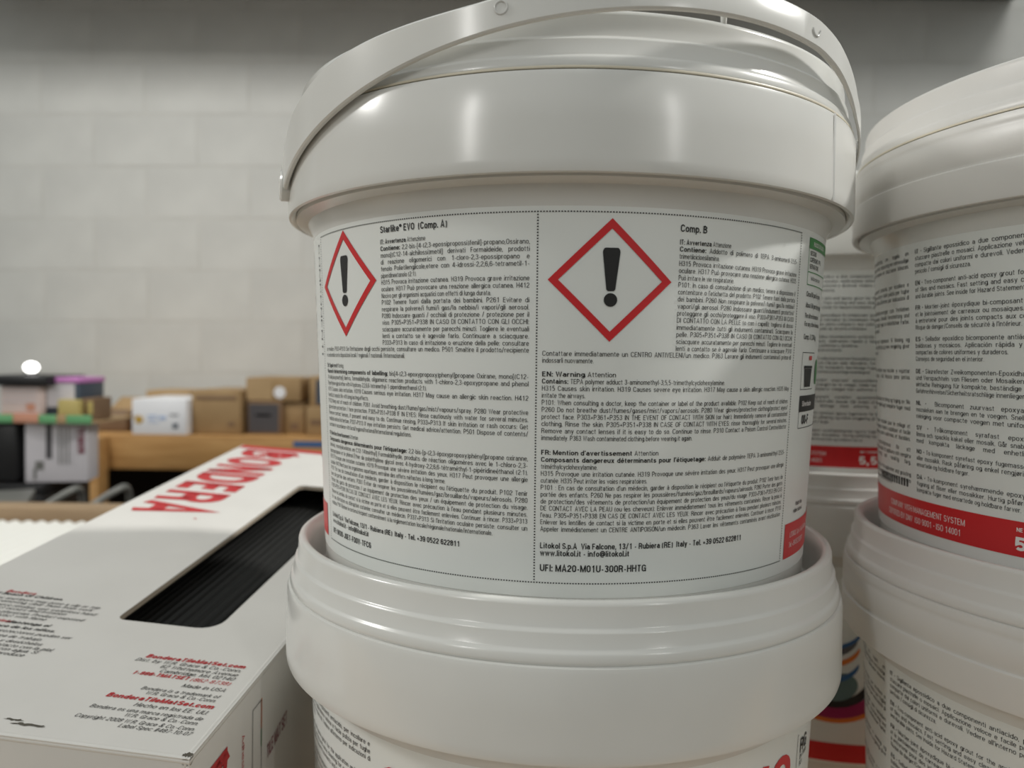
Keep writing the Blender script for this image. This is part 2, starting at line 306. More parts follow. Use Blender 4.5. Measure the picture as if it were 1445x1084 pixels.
# ------------------------------------------------------------------ structure: floor and block wall
fl = struct(box('floor', (-6, -5, -1.25), (6, 3.3, -1.2), 'floor'))
for nm, lo, hi in (('wall_front', (-6, -5.1, -1.2), (6, -5, 2.3)), ('wall_left', (-6.1, -5, -1.2), (-6, 3.3, 2.3)), ('wall_right', (6, -5, -1.2), (6.1, 3.3, 2.3))):  # unseen room walls, added low so ambient light enters only from above
    struct(box(nm, lo, hi, 'block'))
WY = 3.0
wall = struct(box('wall_back', (-4.6, WY+.004, -1.2), (4.6, WY+.2, 2.3), 'mortar'))
p0 = at(130, 88, WY)                                       # a joint of the photograph fixes the bond
BW, BH, J = .4015, .1995, .007
ca, sa = cos(.0145), sin(.0145)
def block_mesh(w):
    bm = bmesh.new(); bmesh.ops.create_cube(bm, size=1)
    for v in bm.verts: v.co = Vector((v.co.x*(w-J), v.co.y*.05, v.co.z*(BH-J)))
    bmesh.ops.bevel(bm, geom=[e for e in bm.edges if all(v.co.y < 0 for v in e.verts)], offset=.0018, segments=2, affect='EDGES')
    me = bpy.data.meshes.new('block'); bm.to_mesh(me); bm.free(); me.materials.append(M['block'])
    for p in me.polygons: p.use_smooth = True
    me.set_sharp_from_angle(angle=radians(50)); return me
bme = block_mesh(BW)
for r in range(-8, 9):
    for c in range(-7, 14):
        lx = (c+.5+(.5 if r % 2 else 0))*BW; lz = (r+.5)*BH
        x = p0.x+lx*ca-lz*sa; z = p0.z+lx*sa+lz*ca
        if z < -1.09 or z > 2.15 or abs(x) > 4.3: continue
        b = link(bpy.data.objects.new('block', bme), wall)
        b.location = (x, WY+.0281+random.uniform(-.0004, .0004), z); b.rotation_euler = (0, -.0145+random.uniform(-.002, .002), 0)
# timber ledge out of view, deepened and lengthened to shade the upper wall
led = struct(box('trim_1', (-2.1, WY-.55, at(560, -12, WY).z), (1.9, WY-.001, at(560, -12, WY).z+.10), 'dark_wood_shade', bevel=.004))

# ------------------------------------------------------------------ buckets
ZB = .092                                                  # label heights below are read from a datum this far above the base
def RB(zl): return .10364+.043*zl
def on_body(eps, rot=0.0):
    def fn(th, z):                                         # th in degrees round the body, z in mm on the label datum
        zl = z/1000+ZB; r = RB(zl)+eps; a = radians(th+rot); return (r*sin(a), -r*cos(a), zl)
    return fn
DEG = 1.878                                                # mm of arc for one degree
def on_body_mm(th0, eps, rot=0.0):
    f = on_body(eps, rot); return lambda x, y: f(th0+x/DEG, y)
body_prof = [(0, .004), (.086, .004), (.090, .0), (.099, .0), (.1022, .0012), (RB(.006), .0045)] + [(RB(z), z) for z in (.015, .03, .06, .09, .12, .138)] + \
            [(RB(.141)+.0004, .142), (RB(.146)+.0022, .1462), (.1168, .1474), (.1168, .1500), (.1168, .1740), (.1060, .1740), (.1060, .142), (.1000, .012), (0, .012)]
collar_prof = [(.1170, .1492), (.1188, .1478), (.1198, .1481), (.1201, .1492), (.1202, .152), (.1200, .1640), (.1198, .1765), (.1193, .1782), (.1182, .1786), (.1172, .1780), (.1170, .1700)]
collar_groove = [(.1170, .1492), (.1188, .1478), (.1198, .1481), (.1201, .1492), (.1202, .1615), (.1194, .1622), (.1194, .1631), (.1199, .1640), (.1199, .1735), (.1196, .1742), (.1198, .1750), (.1197, .1765), (.1193, .1782), (.1182, .1786), (.1172, .1780), (.1170, .1700)]
lid_prof = [(.1172, .1776), (.1186, .1790), (.1188, .1800), (.1185, .1810), (.1184, .1820), (.1180, .1826), (.1176, .1830), (.1172, .1836), (.1168, .1880), (.1166, .1886), (.1160, .1890),
            (.1156, .1897), (.1153, .1960), (.1150, .1971), (.1142, .1977), (.1128, .1977), (.1118, .1970), (.1106, .1920), (.1090, .1815), (.1076, .1801), (.1040, .18), (0, .18), (0, .1770), (.1120, .1770)]
def make_body(): return lathe('bucket_body', body_prof, 'plastic', sharp=40)
base_body = make_body(); base_collar = lathe('collar', collar_prof, 'plastic', sharp=45, closed=True)
base_collar2 = lathe('collar', collar_groove, 'plastic_warm', sharp=45, closed=True)
base_lid = lathe('lid', lid_prof, 'plastic', sharp=45, closed=True, segs=192)
base_film = lathe('label', [(RB(.0148)+.00002, .0148)]+[(RB(z)+.00016, z) for z in (.0150, .04, .07, .10, .1415)]+[(RB(.1417)+.00002, .1417)], 'film', sharp=20)
base_seal = lathe('lid_seal', [(.1176, .17865), (.1191, .17865), (.1192, .1790), (.1190, .1794), (.1176, .1794)], 'seal', closed=True, sharp=60)
protos = [base_seal, base_body, base_collar, base_collar2, base_lid, base_film]
def bucket(label, loc, group='stacked white grout buckets', groove=False, warm=False, seal=False):
    t = thing('plastic_bucket', label, 'bucket', loc, 0, group); P = {}
    for src in (base_body, base_collar2 if groove else base_collar, base_lid, base_film)+((base_seal,) if seal else ()):
        o = src.copy(); COL.objects.link(o); o.parent = t; P[o.name.split('.')[0]] = o
        if warm and src is base_lid:
            o.data = src.data.copy(); o.data.materials[0] = M['plastic_warm']
    return t, P

AX, AY = .0228, .3502
XC, YC, DC = .2758, .3314, .0027
XE, YE, DE = .2262, .5720, .0084
DECK = -.2725
bA, PA = bucket('white grout bucket showing two red warning diamonds, top of its stack', (AX, AY, -ZB), seal=True)
bB, PB = bucket('white bucket with large red lettering under the bucket with warning diamonds', (AX, AY, DECK))
bC, PC = bucket('white bucket of multilingual text, top of the stack with grooved collars', (XC, YC, -ZB+DC), groove=True, warm=True, seal=True)
bD, PD = bucket('white bucket of multilingual text with grooved collar, bottom of its stack', (XC, YC, DECK+DC), groove=True, warm=True)
bE, PE = bucket('white bucket behind the other stacks, its red band reading 5,5', (XE, YE, -ZB+DE))
bF, PF = bucket('white bucket with colourful swirl artwork above its red band', (XE, YE, DECK+DE))
for o in protos: bpy.data.objects.remove(o)

# --- carrying handle of the top bucket: a strap whose plane leans up towards the front
def handle(t):
    th0 = 20.0; vs, fs = [], []; n = 120
    H = thing  # noqa
    rows = []
    for i in range(n+1):
        th = -72+184*i/n; a = radians(th)
        zb = .0637+.0403*cos(radians(th-th0))+ZB-min(.007, .0055*max(0, (th-38)/16)**1.3)
        zb = max(zb, .0560+ZB)
        e = min(1, max(0, (abs(th-th0)-36)/34)); e = e*e*(3-2*e)*.6+e*.4
        w = .0097+.0088*e
        end = max(0, (abs(th-th0)-80)/12); w -= .006*end
        q_ = min(1, max(0, (th-44)/14)); ro, ri = .1229-.0015*q_, .1207-.0003*q_
        w -= .0115*q_*(1 if th < 100 else .6)*e
        prof = [(ri, zb+.0006), (ri+.0005, zb), (ro-.0005, zb), (ro, zb+.0006), (ro-.0001, zb+w-.0007), (ro-.0007, zb+w), (ri+.0005, zb+w), (ri, zb+w-.0006)]
        rows.append([(r*sin(a), -r*cos(a), z) for r, z in prof])
    k = 8
    for r in rows: vs += r
    for i in range(n):
        for j in range(k): fs.append((i*k+j, (i+1)*k+j, (i+1)*k+(j+1) % k, i*k+(j+1) % k))
    fs.append(tuple(range(k))[::-1]); fs.append(tuple(n*k+j for j in range(k)))
    h = obj('handle', vs, fs, 'plastic', t, True, 40)
    def ring(th, dz, r0, r1, a0, a1):
        zc = .0637+.0403*cos(radians(th-th0))+ZB+dz; q = 24; v = []; f = []
        for i in range(q+1):
            b = a0+(a1-a0)*i/q
            for rr, h_ in ((r0, 0), ((r0+r1)/2, .0004), (r1, 0)):
                x = rr*cos(b); y = rr*sin(b); aa = radians(th)+x/.123; R = .12292+h_
                v.append((R*sin(aa), -R*cos(aa), zc+y))
        for i in range(q):
            for j in range(2): f.append((i*3+j, i*3+j+1, (i+1)*3+j+1, (i+1)*3+j))
        return obj('mould_mark', v, f, 'plastic', h, True)
    ring(-13.0, .0060, .0016, .0022, 0, 2*pi)
    ring(37.0, .0052, .0016, .0023, pi*.95, 2*pi*1.03)
    for th in (-70.5, 109.5):                               # pivots on the collar
        a = radians(th); c = Vector((.1195*sin(a), -.1195*cos(a), .0637+.004+ZB)); ax = Vector((sin(a), -cos(a), 0)); sd = Vector((cos(a), sin(a), 0)); q = 20; v = []; f = []
        for rr, d in ((.0062, 0), (.0062, .0035), (.0054, .0042)):
            for i in range(q): v.append(c+ax*d+sd*(rr*cos(2*pi*i/q))+Vector((0, 0, rr*sin(2*pi*i/q))))
        for l in range(2):
            for i in range(q): f.append((l*q+i, l*q+(i+1) % q, (l+1)*q+(i+1) % q, (l+1)*q+i))
        f.append(tuple(2*q+i for i in range(q)))
        obj('pivot', v, f, 'plastic', h, True, 40)
handle(bA)
def rib(t, th, z0, z1, r, w=.0006, h=.0005, name='seam_rib'):
    a0 = radians(th); v = []
    for z, rr in ((z0, r-.0001), (z1, r-.0003)):
        for d, hh in ((-w, 0), (0, h), (w, 0)):
            a = a0+d/r; R = rr+hh; v.append((R*sin(a), -R*cos(a), z))
    return obj(name, v, [(0, 1, 4, 3), (1, 2, 5, 4)], 'plastic', t)
rib(PA['collar'], 46.5, .1483, .1780, .1202)
# small stud between the lid rim and the raised strap
a = radians(21.5); st = lathe('rim_stud', [(0, 0), (.0009, 0), (.0011, .004), (.0015, .0058), (0, .0062)], 'plastic', PA['lid'], segs=12)
st.location = (.1140*sin(a), -.1140*cos(a), .1968)

# --- hazard label of the top bucket
K = Ink(); GREY = None
LH = 1.58
def L(th, z, txt, th1=None, h=LH, **k):
    "line set from th to th1 degrees on the hazard label; x runs in mm from 0 degrees"
    kw = dict(cx=.60); kw.update(k)
    if th1 is not None: kw['width'] = (th1-th)*DEG
    K.text(th*DEG, z, txt, h, **kw)
# component A
A1, A2, AM = -61.3, -9.35, -38.8
L(AM, 42.2, 'Starlike® EVO  (Comp. A)', -23.9, h=2.3, bold=1, fit=True)
L(AM, 38.4, 'IT: Avvertenza Attenzione', -28.3, boldpart=14, fit=True)
la = ['Contiene: 2,2-bis-[4-(2,3-epossipropossi)fenil]-propano,Ossirano,', 'mono[(C12-14-alchilossi)metil] derivati Formaldeide, prodotti', 'di reazione oligomerici con 1-cloro-2,3-epossipropano e',
      'fenolo Polietilenglicole,etere con 4-idrossi-2,2,6,6-tetrametil-1-', '*piperidineetanolo (2:1)', 'H315 Provoca irritazione cutanea. H319 Provoca grave irritazione', 'oculare. H317 Può provocare una reazione allergica cutanea. H412',
      '*Nocivo per gli organismi acquatici con effetti di lunga durata.', 'P102 Tenere fuori dalla portata dei bambini. P261 Evitare di', 'respirare la polvere/i fumi/i gas/la nebbia/i vapori/gli aerosol.',
      'P280 Indossare guanti / occhiali di protezione / protezione per il', 'viso. P305+P351+P338 IN CASO DI CONTATTO CON GLI OCCHI:', 'sciacquare accuratamente per parecchi minuti. Togliere le eventuali',
      'lenti a contatto se è agevole farlo. Continuare a sciacquare.', 'P333+P313 In caso di irritazione o eruzione della pelle: consultare']
def para(th0, th1, z, lines, pitch=2.285, bold0=0):
    ws = sorted((th1-th0)*DEG/(sum(GL[c, 0][2] for c in t)*LH/CAP*1.5) for t in lines if t[0] != '*')
    cs = min(.66, ws[len(ws)//2]*.96) if ws else .6
    for i, t in enumerate(lines):
        if t.startswith('*'): L(th0, z, t[1:], cx=cs)
        else: L(th0, z, t, th1, cx=cs, boldpart=bold0 if i == 0 else None)
        z -= pitch
    return z
para(AM, A2, 36.1, la, bold0=9)
para(A1, A2, 1.95, ["un medico. P337+P313 Se l'irritazione degli occhi persiste, consultare un medico. P501 Smaltire il prodotto/recipiente", '*in conformità con le disposizioni locali / regionali / nazionali /internazionali.'])
L(A1, -4.3, 'EN: Signal word Warning', boldpart=15, cx=.58)
para(A1, A2, -6.5, ['Hazard-determining components of labelling: bis[4-(2,3-epoxypropoxy)phenyl]propane Oxirane, mono[(C12-', '14-alkyloxy)methyl] derivs, formaldehyde, oligomeric reaction products with 1-chloro-2,3-epoxypropane and phenol',
     '*Polyethylene glycol ether with 4-hydroxy-2,2,6,6-tetramethyl-1-piperidineethanol (2:1).', 'H315 Causes skin irritation. H319 Causes serious eye irritation. H317 May cause an allergic skin reaction. H412',
     '*Harmful to aquatic life with long lasting effects.', 'P102 Keep out of reach of children. P261 Avoid breathing dust/fume/gas/mist/vapours/spray. P280 Wear protective',
     'gloves/eye protection / face protection. P305+P351+P338 IF IN EYES: Rinse cautiously with water for several minutes.', 'Remove contact lenses, if present and easy to do. Continue rinsing. P333+P313 If skin irritation or rash occurs: Get',
     'medical advice/attention. P337+P313 If eye irritation persists: Get medical advice/attention. P501 Dispose of contents/', '*container in accordance with local/regional/national/international regulations.'], bold0=44)
L(A1, -30.4, "FR: Mention d'avertissement Attention", boldpart=27, cx=.56)
para(A1, A2, -32.7, ["Composants dangereux déterminants pour l'étiquetage: 2,2-bis-[p-(2,3-époxypropoxy)phényl]propane oxiranne,", 'dérivés, mono[alcoolates en C12-14)méthyl] Formaldéhyde, produits de réaction oligomères avec le 1-chloro-2,3-',
     'époxypropane et le phénol Éther de polyéthylène glycol avec 4-hydroxy-2,2,6,6-tétraméthyl-1-pipéridineéthanol (2:1).', 'H315 Provoque une irritation cutanée. H319 Provoque une sévère irritation des yeux. H317 Peut provoquer une allergie',
     '*cutanée. H412 Nocif pour les organismes aquatiques, entraîne des effets néfastes à long terme.', "P101: En cas de consultation d'un médecin, garder à disposition le récipient ou l'étiquette du produit. P102 Tenir",
     'hors de portée des enfants. P261 Éviter de respirer les poussières/fumées/gaz/brouillards/vapeurs/aérosols. P280', 'Porter des gants de protection / un équipement de protection des yeux / un équipement de protection du visage.',
     "P305+P351+P338 EN CAS DE CONTACT AVEC LES YEUX: Rincer avec précaution à l'eau pendant plusieurs minutes.", 'Enlever les lentilles de contact si la victime en porte et si elles peuvent être facilement enlevées. Continuer à rincer. P333+P313',
     "En cas d'irritation ou d'éruption cutanée: consulter un médecin. P337+P313 Si l'irritation oculaire persiste: consulter un", '*médecin. P501 Éliminer le contenu/récipient conformément à la réglementation locale/régionale/nationale/internationale.'], pitch=2.27, bold0=53)
L(A1, -62.5, 'Litokol S.p.A  Via Falcone, 13/1 - Rubiera (RE)  Italy - Tel. +39 0522 622811', -21.9, h=1.85, bold=1, fit=True)
L(A1, -65.0, 'www.litokol.it - info@litokol.it', -44.5, h=1.85, bold=1, fit=True)
L(A1, -69.0, 'UFI: 9K00-J0ET-F00V-TFC6', -43.8, h=2.1, bold=1, fit=True)
# component B
B1, B2, BM = -7.15, 45.0, 15.75
L(BM, 40.9, 'Comp. B', 20.9, h=2.3, bold=1, fit=True)
L(BM, 36.9, 'IT: Avvertenza Attenzione', 26.0, boldpart=14, fit=True)
para(BM, B2, 34.7, ['Contiene: Addotto di polimero di TEPA 3-aminometil-3,5,5-', '*trimetilcicloesilamina.', 'H315 Provoca irritazione cutanea. H319 Provoca grave irritazione', 'oculare. H317 Può provocare una reazione allergica cutanea. H335', '*Può irritare le vie respiratorie.',
     'P101: In caso di consultazione di un medico, tenere a disposizione il', "contenitore o l'etichetta del prodotto. P102 Tenere fuori dalla portata", 'dei bambini. P260 Non respirare la polvere/i fumi/i gas/la nebbia/i', 'vapori/gli aerosol. P280 Indossare guanti/indumenti protettivi/',
     'proteggere gli occhi/proteggere il viso. P303+P361+P353 IN CASO', 'DI CONTATTO CON LA PELLE (o con i capelli): togliersi di dosso', 'immediatamente tutti gli indumenti contaminati. Sciacquare la', 'pelle. P305+P351+P338 IN CASO DI CONTATTO CON GLI OCCHI:',
     'sciacquare accuratamente per parecchi minuti. Togliere le eventuali', 'lenti a contatto se è agevole farlo. Continuare a sciacquare. P310'], pitch=2.25, bold0=9)
para(B1, B2, 1.05, ['Contattare immediatamente un CENTRO ANTIVELENI/un medico. P363 Lavare gli indumenti contaminati prima di', '*indossarli nuovamente.'], pitch=2.2)
L(B1, -5.5, 'EN: Warning Attention', 5.4, boldpart=11, fit=True)
L(B1, -7.75, 'Contains: TEPA polymer adduct 3-aminomethyl-3,5,5-trimethylcyclohexylamine.', 26.2, boldpart=9, fit=True)
para(B1, B2, -10.0, ['H315 Causes skin irritation. H319 Causes severe eye irritation. H317 May cause a skin allergic reaction. H335 May', '*irritate the airways.', 'P101: When consulting a doctor, keep the container or label of the product available. P102 Keep out of reach of children.',
     'P260 Do not breathe dust/fumes/gases/mist/vapors/aerosols. P280 Wear gloves/protective clothing/protect eyes/', 'protect face. P303+P361+P353 IN THE EVENT OF CONTACT WITH SKIN (or hair): Immediately remove all contaminated',
     'clothing. Rinse the skin. P305+P351+P338 IN CASE OF CONTACT WITH EYES: rinse thoroughly for several minutes.', 'Remove any contact lenses if it is easy to do so. Continue to rinse. P310 Contact a Poison Control Centre/doctor', '*immediately. P363 Wash contaminated clothing before wearing it again.'], pitch=2.26)
L(B1, -30.5, "FR: Mention d'avertissement Attention", 13.4, boldpart=27, fit=True)
para(B1, B2, -32.8, ["Composants dangereux déterminants pour l'étiquetage: Adduit de polymère TEPA 3-aminométhyl-3,5,5-", '*triméthylcyclohexylamine.', 'H315 Provoque une irritation cutanée. H319 Provoque une sévère irritation des yeux. H317 Peut provoquer une allergie', '*cutanée. H335 Peut irriter les voies respiratoires.',
     "P101 : En cas de consultation d'un médecin, garder à disposition le récipient ou l'étiquette du produit. P102 Tenir hors de", 'portée des enfants. P260 Ne pas respirer les poussières/fumées/gaz/brouillards/vapeurs/aérosols. P280 Porter des gants',
     'de protection/des vêtements de protection/un équipement de protection des yeux/du visage. P303+P361+P353 EN CAS', 'DE CONTACT AVEC LA PEAU (ou les cheveux): Enlever immédiatement tous les vêtements contaminés. Rincer la peau à',
     "l'eau. P305+P351+P338 EN CAS DE CONTACT AVEC LES YEUX: Rincer avec précaution à l'eau pendant plusieurs minutes.", 'Enlever les lentilles de contact si la victime en porte et si elles peuvent être facilement enlevées. Continuer à rincer. P310',
     'Appeler immédiatement un CENTRE ANTIPOISON/un médecin. P363 Laver les vêtements contaminés avant réutilisation.'], pitch=2.25, bold0=53)
L(B1, -60.9, 'Litokol S.p.A  Via Falcone, 13/1 - Rubiera (RE)  Italy - Tel. +39 0522 622811', 32.4, h=1.9, bold=1, fit=True)
L(B1, -63.3, 'www.litokol.it - info@litokol.it', 8.7, h=1.9, bold=1, fit=True)
L(B1, -68.4, 'UFI: MA20-M01U-300R-HHTG', 11.9, h=2.25, bold=1, fit=True)
FILM = PA['label']
K.build('warning_text', 'black_ink', on_body_mm(0, .00032), FILM)
# dotted border
D = Ink()
def dots(x0, y0, x1, y1):
    n = int(math.hypot(x1-x0, y1-y0)/.92)
    for i in range(n+1):
        x = x0+(x1-x0)*i/n; y = y0+(y1-y0)*i/n; D.rect(x-.24, y-.2, x+.24, y+.2)
for xa, xb in ((-63.2, -8.1), (-8.1, 46.1)): dots(xa*DEG, 46.0, xb*DEG, 46.0); dots(xa*DEG, -72.2, xb*DEG, -72.2)
for xa in (-63.2, -8.1, 46.1): dots(xa*DEG, -72.2, xa*DEG, 46.0)
D.build('dotted_border', 'black_ink', on_body_mm(0, .00032), FILM)
def diamond(th, z, hw, hh):
    I = Ink(); n = 12; t = .165
    c = [(0, 1), (1, 0), (0, -1), (-1, 0)]
    for k in range(4):
        p, q = c[k], c[(k+1) % 4]
        o = [((p[0]+(q[0]-p[0])*i/n), (p[1]+(q[1]-p[1])*i/n)) for i in range(n+1)]
        I.strip([(th*DEG+x*hw, z+y*hh) for x, y in o], [(th*DEG+x*hw*(1-t), z+y*hh*(1-t)) for x, y in o])
    d = I.build('warning_diamond', 'red_ink', on_body_mm(0, .00034), FILM)
    E_ = Ink(); x0 = th*DEG; zz = z
    pts = [(-1.35, -3.0), (-2.72, 6.6)]
    arc = [(-2.72+.9-.9*cos(a_), 8.6+1.5*sin(a_)) for a_ in [pi/2*i/5 for i in range(6)]]
    left = [(-.95, -3.35), (-1.4, -2.9)] + arc
    pl = left + [(-x, y) for x, y in left[::-1]]
    E_.poly([(x0+x, zz+y) for x, y in pl]); E_.disc(x0, zz-6.1, 2.12, n=24)
    E_.build('exclamation_mark', 'black_ink', on_body_mm(0, .00036), d)
diamond(-50.7, 26.4, 19.9, 19.2); diamond(4.05, 24.9, 19.6, 19.2)
# side panels of the same label
G = Ink().rect(50.2*DEG, 41.6, 66*DEG, 45.5); G.frame(50.2*DEG, 28.4, 66*DEG, 45.5, .3); G.rect(50.2*DEG, 33.0, 66*DEG, 33.3)
G.build('green_panel', 'green_ink', on_body_mm(0, .00032), FILM)
Ink().text(52.5*DEG, 42.6, 'RACCOLTA PLASTICA', 1.6, .6, 1).build('green_panel_text', 'white_ink', on_body_mm(0, .0004), FILM)
for nm, rows in (('recycling_text', ((51, 39.2, 'SECCHIO', 1.7, 1), (51, 36.8, 'COPERCHIO   PP 5', 1.7, 1), (51, 34.4, 'SEPARATORE', 1.7, 1), (52, 30.3, 'Verifica le disposizioni', 1.5, 0))),
                 ('mixing_text', ((50.3, 24.2, 'Circa 94 parti in peso', 1.9, 1), (50.3, 20.2, 'About 94 parts by weight', 1.9, 1), (50.4, 16.4, 'Per altre informazioni', 1.8, 1), (50.4, 13.4, 'For any other information', 1.8, 1), (50.5, 8.6, 'Comp. A: 2,34 kg', 2.0, 1))),
                 ('shade_code', ((52.6, -23.0, '00-F', 3.6, 2),)), ('tutorial_caption', ((52.5, -53.5, 'Watch the', 1.7, 1), (51.5, -56.0, 'video tutorial', 1.7, 1)))):
    K = Ink()
    for th, z, t, h, b in rows: L(th, z, t, h=h, bold=b, cx=.62)
    K.build(nm, 'black_ink', on_body_mm(0, .00032), FILM)
Ink().frame(50.5*DEG, -10.0, 59.3*DEG, 3.9, .25).build('bin_frame', 'black_ink', on_body_mm(0, .00032), FILM)
Ink().frame(50.6*DEG, -24.4, 68*DEG, -18.0, .25).rect(50.6*DEG, -18.0, 68*DEG, -12.2).build('shade_box', 'black_ink', on_body_mm(0, .00032), FILM)
Ink().poly([(52.8*DEG, -9), (57*DEG, -9), (57.6*DEG, -2.2), (52.2*DEG, -2.2)]).rect(51.9*DEG, -2.1, 57.9*DEG, -1.1).build('bin_symbol', 'black_ink', on_body_mm(0, .00036), FILM)
Ink().text(52*DEG, -16.2, 'Silvershadow', 2.0, .62, 1).build('shade_name', 'white_ink', on_body_mm(0, .0004), FILM)
Ink().rect(55*DEG, 1.0, 57*DEG, 2.6).build('bin_tag', 'red_ink', on_body_mm(0, .0004), FILM)
Ink().disc(63.2*DEG, -3.5, 3.6, 5).build('recycling_disc', 'green_ink', on_body_mm(0, .0004), FILM)
Ink().rect(47.6*DEG, -72.3, 180*DEG, -59.3).rect(-180*DEG, -72.3, -66.3*DEG, -59.3).build('red_band', 'red_ink', on_body_mm(0, .00032), FILM)
Ink().text(50.2*DEG, -64.8, 'LITOKOL S.p.A. Via G. Falcone, 13/1', 2.0, .66, 0).text(50.0*DEG, -68.6, 'Tel. +39 0522 622811', 2.0, .66, 0).build('band_text', 'white_ink', on_body_mm(0, .0004), FILM)
# upright lettering on the far flank
fb = on_body(.00032)
Ink().text(0, 0, 'COMPONENTI', 1.7, .62, 0, width=44, fit=True).build('flank_text', 'grey_ink', lambda x, y: fb(-65.6+y/DEG, 44-x), FILM)
Ink().text(0, 0, 'STARLIKE EVO', 6.5, .7, 1, width=88, fit=True).build('flank_lettering', 'grey_ink', lambda x, y: fb(-77.5+y/DEG, 44-x), FILM)

# --- the multilingual product label of the other buckets
col2 = [(43.1, ['IT • Sigillante epossidico a due componenti antiacido, per incollare e', 'stuccare piastrelle o mosaici. Applicazione veloce e facile pulizia per fughe', "compatte dai colori uniformi e durevoli. Vedere all'interno per indicazioni di", '*pericolo / consigli di sicurezza.']),
        (30.1, ['EN • Two-component anti-acid epoxy grout for the application and grouting', 'of tiles and mosaics. Fast setting and easy cleaning for compact, uniform', '*and durable joints. See inside for Hazard Statements and safety advice.']),
        (19.9, ['FR • Mortier-joint époxydique bi-composant antiacide pour le collage et', 'et le jointoiement de carreaux ou mosaïques. Rapide à appliquer et facile', 'à entretenir pour des joints compacts aux coloris uniformes et durables.', "*Risque de danger/Conseils de sécurité à l'intérieur."]),
        (6.9, ['ES • Sellador epoxídico bicomponente antiácido para encolar y rejuntar', 'baldosas y mosaicos. Aplicación rápida y fácil limpieza para juntas', '*compactas de colores uniformes y duraderos.', '*Consejos de seguridad en el interior.']),
        (-6.4, ['DE • Säurefester Zweikomponenten-Epoxidharzversiegler zum Verkleben', 'und Verspachteln von Fliesen oder Mosaiken. Schnelle Verarbeitung und', 'einfache Reinigung für kompakte, beständige Fugen in einheitlicher Farbe.', '*Gefahrenhinweise/Sicherheitsratschläge innenliegend.']),
        (-19.6, ['NL •  Bicomponent zuurvast epoxyafdichting om tegels en', 'mozaïeken aan te brengen en te voegen. Snelle toepassing en eenvoudige', 'reiniging voor compacte voegen met uniforme en duurzame kleuren.']),
        (-29.9, ['SV • Tvåkomponent syrafast epoxitätningsmassa för att', 'limma och spackla kakel eller mosaik. Går snabbt att applicera och rengöra', 'med kompakta läckage med enhetlig och varaktig färg.']),
        (-39.9, ['NO • To-komponent syrefast epoxy fugemasse for liming og fuging av flis', 'eller mosaikk. Rask påføring og enkel rengjøring gir kompakte fuger med', '*ensartede og holdbare farger.']),
        (-50.6, ['DA • To-komponent syrehæmmende epoxy fugemasse til limning og', 'fugning af fliser eller mosaikker. Hurtig påføring og nem rengøring giver', '*kompakte fuger med ensartede og holdbare farver.'])]
def product_label(P, rot, bits=('c2', 'c1'), grey=False):
    global K
    K = Ink(); film = P['label']
    def par(th, z, ls, nb):
        for i, t in enumerate(ls):
            if t[0] == '*': L(th, z, t[1:], h=1.85, cx=.74)
            else: L(th, z, t, th+41.5, h=1.85, cx=.72, boldpart=nb if i == 0 else None)
            z -= 2.72
    if 'c2' in bits:
        for z, ls in col2: par(-84.6, z, ls, 4)
    if 'c1' in bits:
        for k in range(len(col2)):
            z, ls = col2[k]; src = col2[(k*4+5) % len(col2)][1]
            par(-86.9-41.5, z, ['*'+t[7:].lstrip(' *') if t[0] == '*' else t[6:].lstrip() for t in src[:len(ls)]], 0)
        for k in range(14): K.rect((-105+k*1.25)*DEG, -55.2, (-105+k*1.25+.7)*DEG, -51.8)
    if 'c3' in bits:
        for z, ls in col2: par(-41.0, z, ls, 4)
    K.build('product_text', 'grey_ink' if grey else 'black_ink', on_body_mm(0, .00032, rot), film)
    Ink().rect(-180*DEG, -72.3, 180*DEG, -59.3).build('red_band', 'red_ink', on_body_mm(0, .00032, rot), film)
    T = Ink(); T.text(-70.6*DEG, -65.3, 'COMPANY WITH MANAGEMENT SYSTEM', 2.5, .72, 0, align='r'); T.text(-71.6*DEG, -69.6, 'CERTIFIED BY DNV  ISO 9001 • ISO 14001', 2.5, .72, 0, align='r')
    T.text(-60.4*DEG, -70.0, '5,5', 5.0, .85, 2); T.text(-53.2*DEG, -70.0, 'kg', 3.0, .8, 1); T.text(-59.9*DEG, -63.1, 'NET WEIGHT', 1.5, .75, 1)
    T.build('band_text', 'white_ink', on_body_mm(0, .0004, rot), film)
product_label(PC, 0); product_label(PD, -4.6); product_label(PE, 52.7, ('c2', 'c3'), grey=True)
# front label of the lower main bucket
product_label(PB, 2.8, ('c2',))
Ink().text(-38.2*DEG, 24.0, 'STARLIKE EVO', 15.2, .9, 2, width=86.6*DEG, fit=True).build('brand_lettering', 'red_ink', on_body_mm(0, .00034), PB['label'])
K = Ink(); L(53.0, 33.6, 'RG', h=5.6, bold=1, cx=.75); L(53.2, 31.2, 'EN 13888', h=1.7, bold=1, cx=.7); L(53.2, 28.6, 'R2T', h=1.7, bold=1, cx=.7)
x0, x1 = 51.3*DEG, 66*DEG
K.strip([(x0, 20), (x0, 41.6)], [(x0+.3, 20), (x0+.3, 41.6)]); K.strip([(x0, 41.2), (x1, 43.6)], [(x0, 41.6), (x1, 44)]); K.strip([(x1, 20), (x1, 44)], [(x1+.3, 20), (x1+.3, 44)])
K.build('class_box', 'black_ink', on_body_mm(0, .00034), PB['label'])
